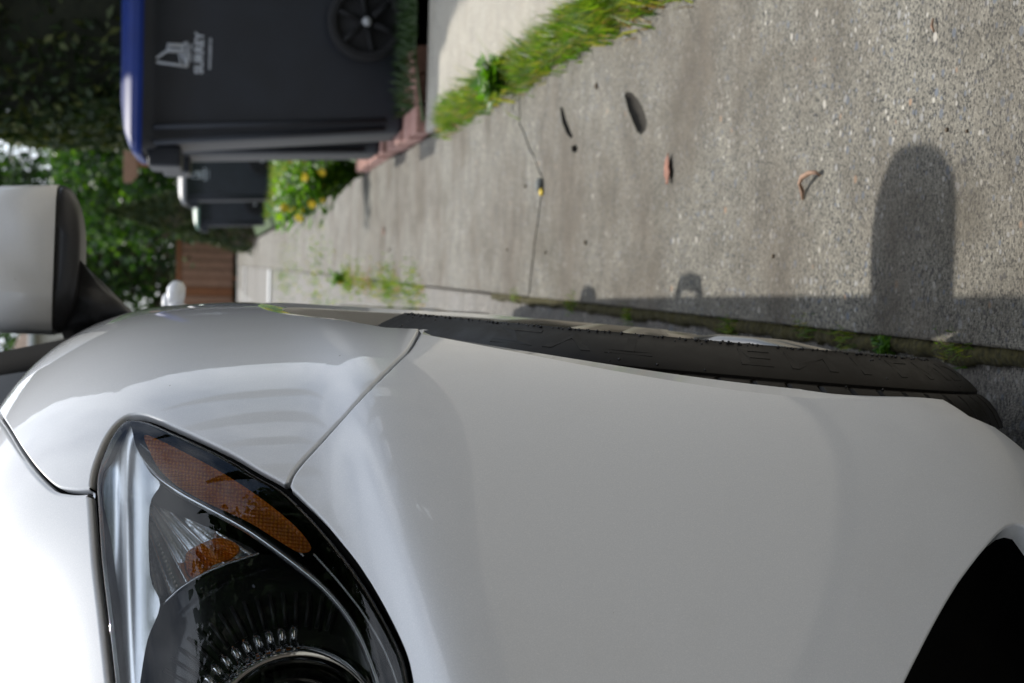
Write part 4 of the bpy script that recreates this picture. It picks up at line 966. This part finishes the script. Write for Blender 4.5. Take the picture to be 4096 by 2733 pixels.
def tree(name, x, y, h, cw, n, mat, label, cat='tree', group=None, low=.15, leaf=.16, seed=1, z0=0.0):
    rg = np.random.default_rng(seed); root = thing(name, (x, y, z0), label, cat, group); b = MB()
    b.tube([(0, 0, -.1), (.05*h*.1, 0, h*.3), (0, .02*h, h*.62), (0, 0, h*.85)], [h*.028, h*.022, h*.014, h*.004], 8)
    nc = 70; c_ = rg.normal(0, 1, (nc, 3)); c_ /= np.linalg.norm(c_, axis=1)[:, None]; c_ *= (rg.random(nc)**.4)[:, None]; c_ = c_*[cw/2, cw/2, h*(1-low)/2]+[0, 0, h*(1+low)/2]
    for k in range(14): q_ = c_[k]; b.tube([(0, 0, h*rg.uniform(.15, .5)), q_*.6+[0, 0, -.02*h], q_], [h*.009, h*.006, h*.002], 5)
    b.build('trunk', M_bark, root); k = rg.integers(0, nc, n); P = c_[k]+rg.normal(0, 1, (n, 3))*[cw*.075, cw*.075, h*.045]
    quads('crown', P, np.full(n, leaf), mat, root, .2, .7); return root
def cone_tree(name, x, y, z0, h, r_, n, label, leaf=.09):
    root = thing(name, (x, y, z0), label, 'tree'); t = rng.random(n)**.75; a = rng.uniform(0, 2*np.pi, n); rr = r_*(1-t**1.5)*(.82+.25*rng.random(n))*(1+.10*np.sin(a*5+t*14)); P = np.c_[rr*np.cos(a), rr*np.sin(a), t*h+.02]
    quads('crown', P, np.full(n, leaf), M_cedar, root, 1.2, .4); b = MB(); b.lathe([(0, r_*.75), (h*.5, r_*.55), (h*.93, .02)], 12, 'z'); b.build('trunk', M_bark, root); return root
cone_tree('conical_cedar', .93, 34, .12, 2.75, .62, 9000, 'small conical cedar with sunlit yellow edge behind the far bins')
cone_tree('conical_cedar', .62, 33, .12, 1.35, .42, 4000, 'low rounded dark cedar bush between the far bins and the board fence')
T = 'deciduous trees in the background'
tree('deciduous_tree', 4.5, 58, 6.6, 7.5, 22000, M_leaf, 'big leafy green tree above the far bins with sky showing through its crown', 'tree', T, .02, .24, 11)
tree('deciduous_tree', -.6, 72, 17, 9, 26000, M_leaf, 'bright green leafy tree behind the board fence at the end of the sidewalk', 'tree', T, .02, .26, 12)
tree('deciduous_tree', 1.4, 84, 17, 7, 20000, M_leafd, 'dark green tree standing farthest back between the brighter trees', 'tree', T, .0, .28, 13)
tree('deciduous_tree', 10.5, 66, 16, 10, 14000, M_leafd, 'dark leafy tree half hidden behind the cedar hedge', 'tree', T, .02, .3, 14)
tree('deciduous_tree', -9, 78, 14, 10, 12000, M_leafd, 'dark tree beyond the brown roofed house', 'tree', T, .02, .3, 15)
hedge('shrub_row', (-9, 61, .1), (7, 63, 2.4), 16000, .2, 'dark shrub row filling the ground behind the board fence', 'shrubs')

# board fence at the end of the walk
fence = thing('board_fence', (-2.5, 59.5, zg(59.5)), 'brown wooden board fence at the far end of the sidewalk', 'fence')
for i in range(22):
    x0 = -3.4+i*.30; b = MB(); b.box((x0, -.02, .12), (x0+.27, .02, 1.80+rng.normal(0, .01))); b.build('board', M_woodr if i % 6 == 4 else M_wood, fence, False, .006)
b = MB(); b.box((-3.5, -.05, 1.83), (3.25, .05, 1.98)); b.build('top_rail', M_woodr, fence, False, .01)
for x0 in (-3.4, -1.6, .2, 2.0, 3.15): b = MB(); b.box((x0-.06, .03, 0), (x0+.06, .13, 1.95)); b.build('post', M_woodr, fence, False, .008)

# wooden post with a cross board
sp = thing('wooden_post', (1.22, 22.6, .12), 'brown wooden post with a short cross board standing behind the grey lidded bin', 'post')
b = MB(); b.box((-.03, -.03, 0), (.03, .03, 1.68)); b.build('upright', M_woodr, sp, False, .004)
b = MB(); b.add([(-.24, -.04, 1.74), (-.16, -.04, 1.66), (.24, -.04, 1.66), (.24, -.04, 1.83), (-.24, -.04, 1.83), (-.24, .04, 1.74), (-.16, .04, 1.66), (.24, .04, 1.66), (.24, .04, 1.83), (-.24, .04, 1.83)], [(0,1,2,3,4),(9,8,7,6,5),(0,5,6,1),(1,6,7,2),(2,7,8,3),(3,8,9,4),(4,9,5,0)]); b.build('cross_board', M_wood, sp, False, .006)

# houses
M_wall1 = plain('pale_siding', (.42,.40,.36), .8, vary=.06, scale=5); M_wall2 = plain('dark_brown_siding', (.075,.062,.05), .8, vary=.08, scale=5)
M_roof = plain('brown_shingle', (.16,.115,.085), .9, vary=.35, scale=6, bumpy=.4); M_trim = plain('grey_gutter', (.33,.34,.34), .5, vary=.05)
def house(name, x0, x1, y0, y1, he, hr, wall, label, front_y='lo'):
    root = thing(name, ((x0+x1)/2, (y0+y1)/2, 0), label, 'house'); cx_, cy_ = (x0+x1)/2, (y0+y1)/2; hx, hy = (x1-x0)/2, (y1-y0)/2
    b = MB(); b.box((-hx, -hy, -.1), (hx, hy, he)); b.build('wall', wall, root, False)
    o_ = .45; rx = max(.3, hx-hy); nrow = 14; b = MB(); rings = []
    for i in range(nrow+1):
        t = i/nrow; X_, Y_ = (hx+o_)*(1-t)+rx*t, (hy+o_)*(1-t); zz = he+(hr-he)*t
        for k, dz in ((0, .03), (1, 0)) if 0 < i < nrow else ((0, 0),):
            rings.append([(-X_, -Y_, zz+dz-.0), (X_, -Y_, zz+dz), (X_, Y_, zz+dz), (-X_, Y_, zz+dz)])
    b.loft(rings, True, False, True); b.build('roof', M_roof, root, False)
    b = MB()
    for p, q_ in (((-hx-o_, -hy-o_), (hx+o_, -hy-o_)), ((hx+o_, -hy-o_), (hx+o_, hy+o_)), ((hx+o_, hy+o_), (-hx-o_, hy+o_)), ((-hx-o_, hy+o_), (-hx-o_, -hy-o_))): b.tube([(p[0], p[1], he-.04), (q_[0], q_[1], he-.04)], .09, 6)
    b.build('gutter', M_trim, root)
    sy = -hy-.02 if front_y == 'lo' else hy+.02
    for fx in (-.6, -.1, .45):
        for zz in (1.0, he-1.9):
            b = MB(); b.box((hx*fx-.6, sy-.05, zz), (hx*fx+.6, sy+.05, zz+1.2)); wn = b.build('window', M_trim, root, False); b = MB(); b.box((hx*fx-.52, sy-.06, zz+.08), (hx*fx+.52, sy+.06, zz+1.12)); b.build('pane', M_win, wn, False)
    b = MB(); b.box((hx*.75-.45, sy-.05, 0), (hx*.75+.45, sy+.05, 2.1)); b.build('door', M_woodr, root, False); return root
house('house', -12.5, -1.9, 45, 53, 5.35, 7.9, M_wall1, 'house with brown hip roof and grey gutter glimpsed past the door mirror')
# unseen houses and trees, placed and toned for their reflections in the paint
house('house', 1.6, 13.5, -14, -5.2, 6.6, 9.4, M_wall2, 'dark brown house behind the photographer added and darkened for its reflection in the car paint', 'hi')
house('house', -14, -4.5, -24, -15, 5.2, 7.4, M_wall1, 'pale house across the street behind the photographer', 'hi')
R_T = 'unseen trees added for the reflections behind the photographer'
for i, (x, y, h_, cw) in enumerate(((-.9, -7.5, 10, 4.4), (3.5, -1.5, 4.6, 3.0), (-4.2, -9, 12, 5), (10, -2.0, 5.5, 4), (-8, -6, 11, 6))):
    tree('deciduous_tree', x, y, h_, cw, 9000, M_leafd, ['slim dark tree close behind the photographer', 'tall dense tree right behind the photographer added at the driveway edge to darken the headlight lens', 'tall tree behind the photographer across the street', 'tree at the side of the driveway outside the frame', 'broad tree by the pale house behind the photographer'][i], 'tree', R_T, .12, .2, 30+i)

# unseen columnar cedars added for streaks in the fender, then the neighbour's house
for i, (x, y, h_, r_) in enumerate(((4.8, -1.0, 3.0, .40), (4.9, .7, 3.9, .36), (4.9, 1.75, 3.1, .30), (5.1, 2.9, 4.5, .38), (5.3, 4.6, 3.7, .36))):
    t = cone_tree('columnar_cedar', x, y, -.05, h_, r_, 7000, ['first', 'second', 'third', 'fourth', 'fifth'][i] + ' columnar cedar added beyond the driveway for fender streaks, counted from behind the photographer', .10); t['group'] = 'columnar cedars added beyond the driveway for fender streaks'
house('house', 17, 27, -3, 9, 4.2, 6.2, M_wall2, 'neighbouring dark house at the end of the driveway outside the frame')
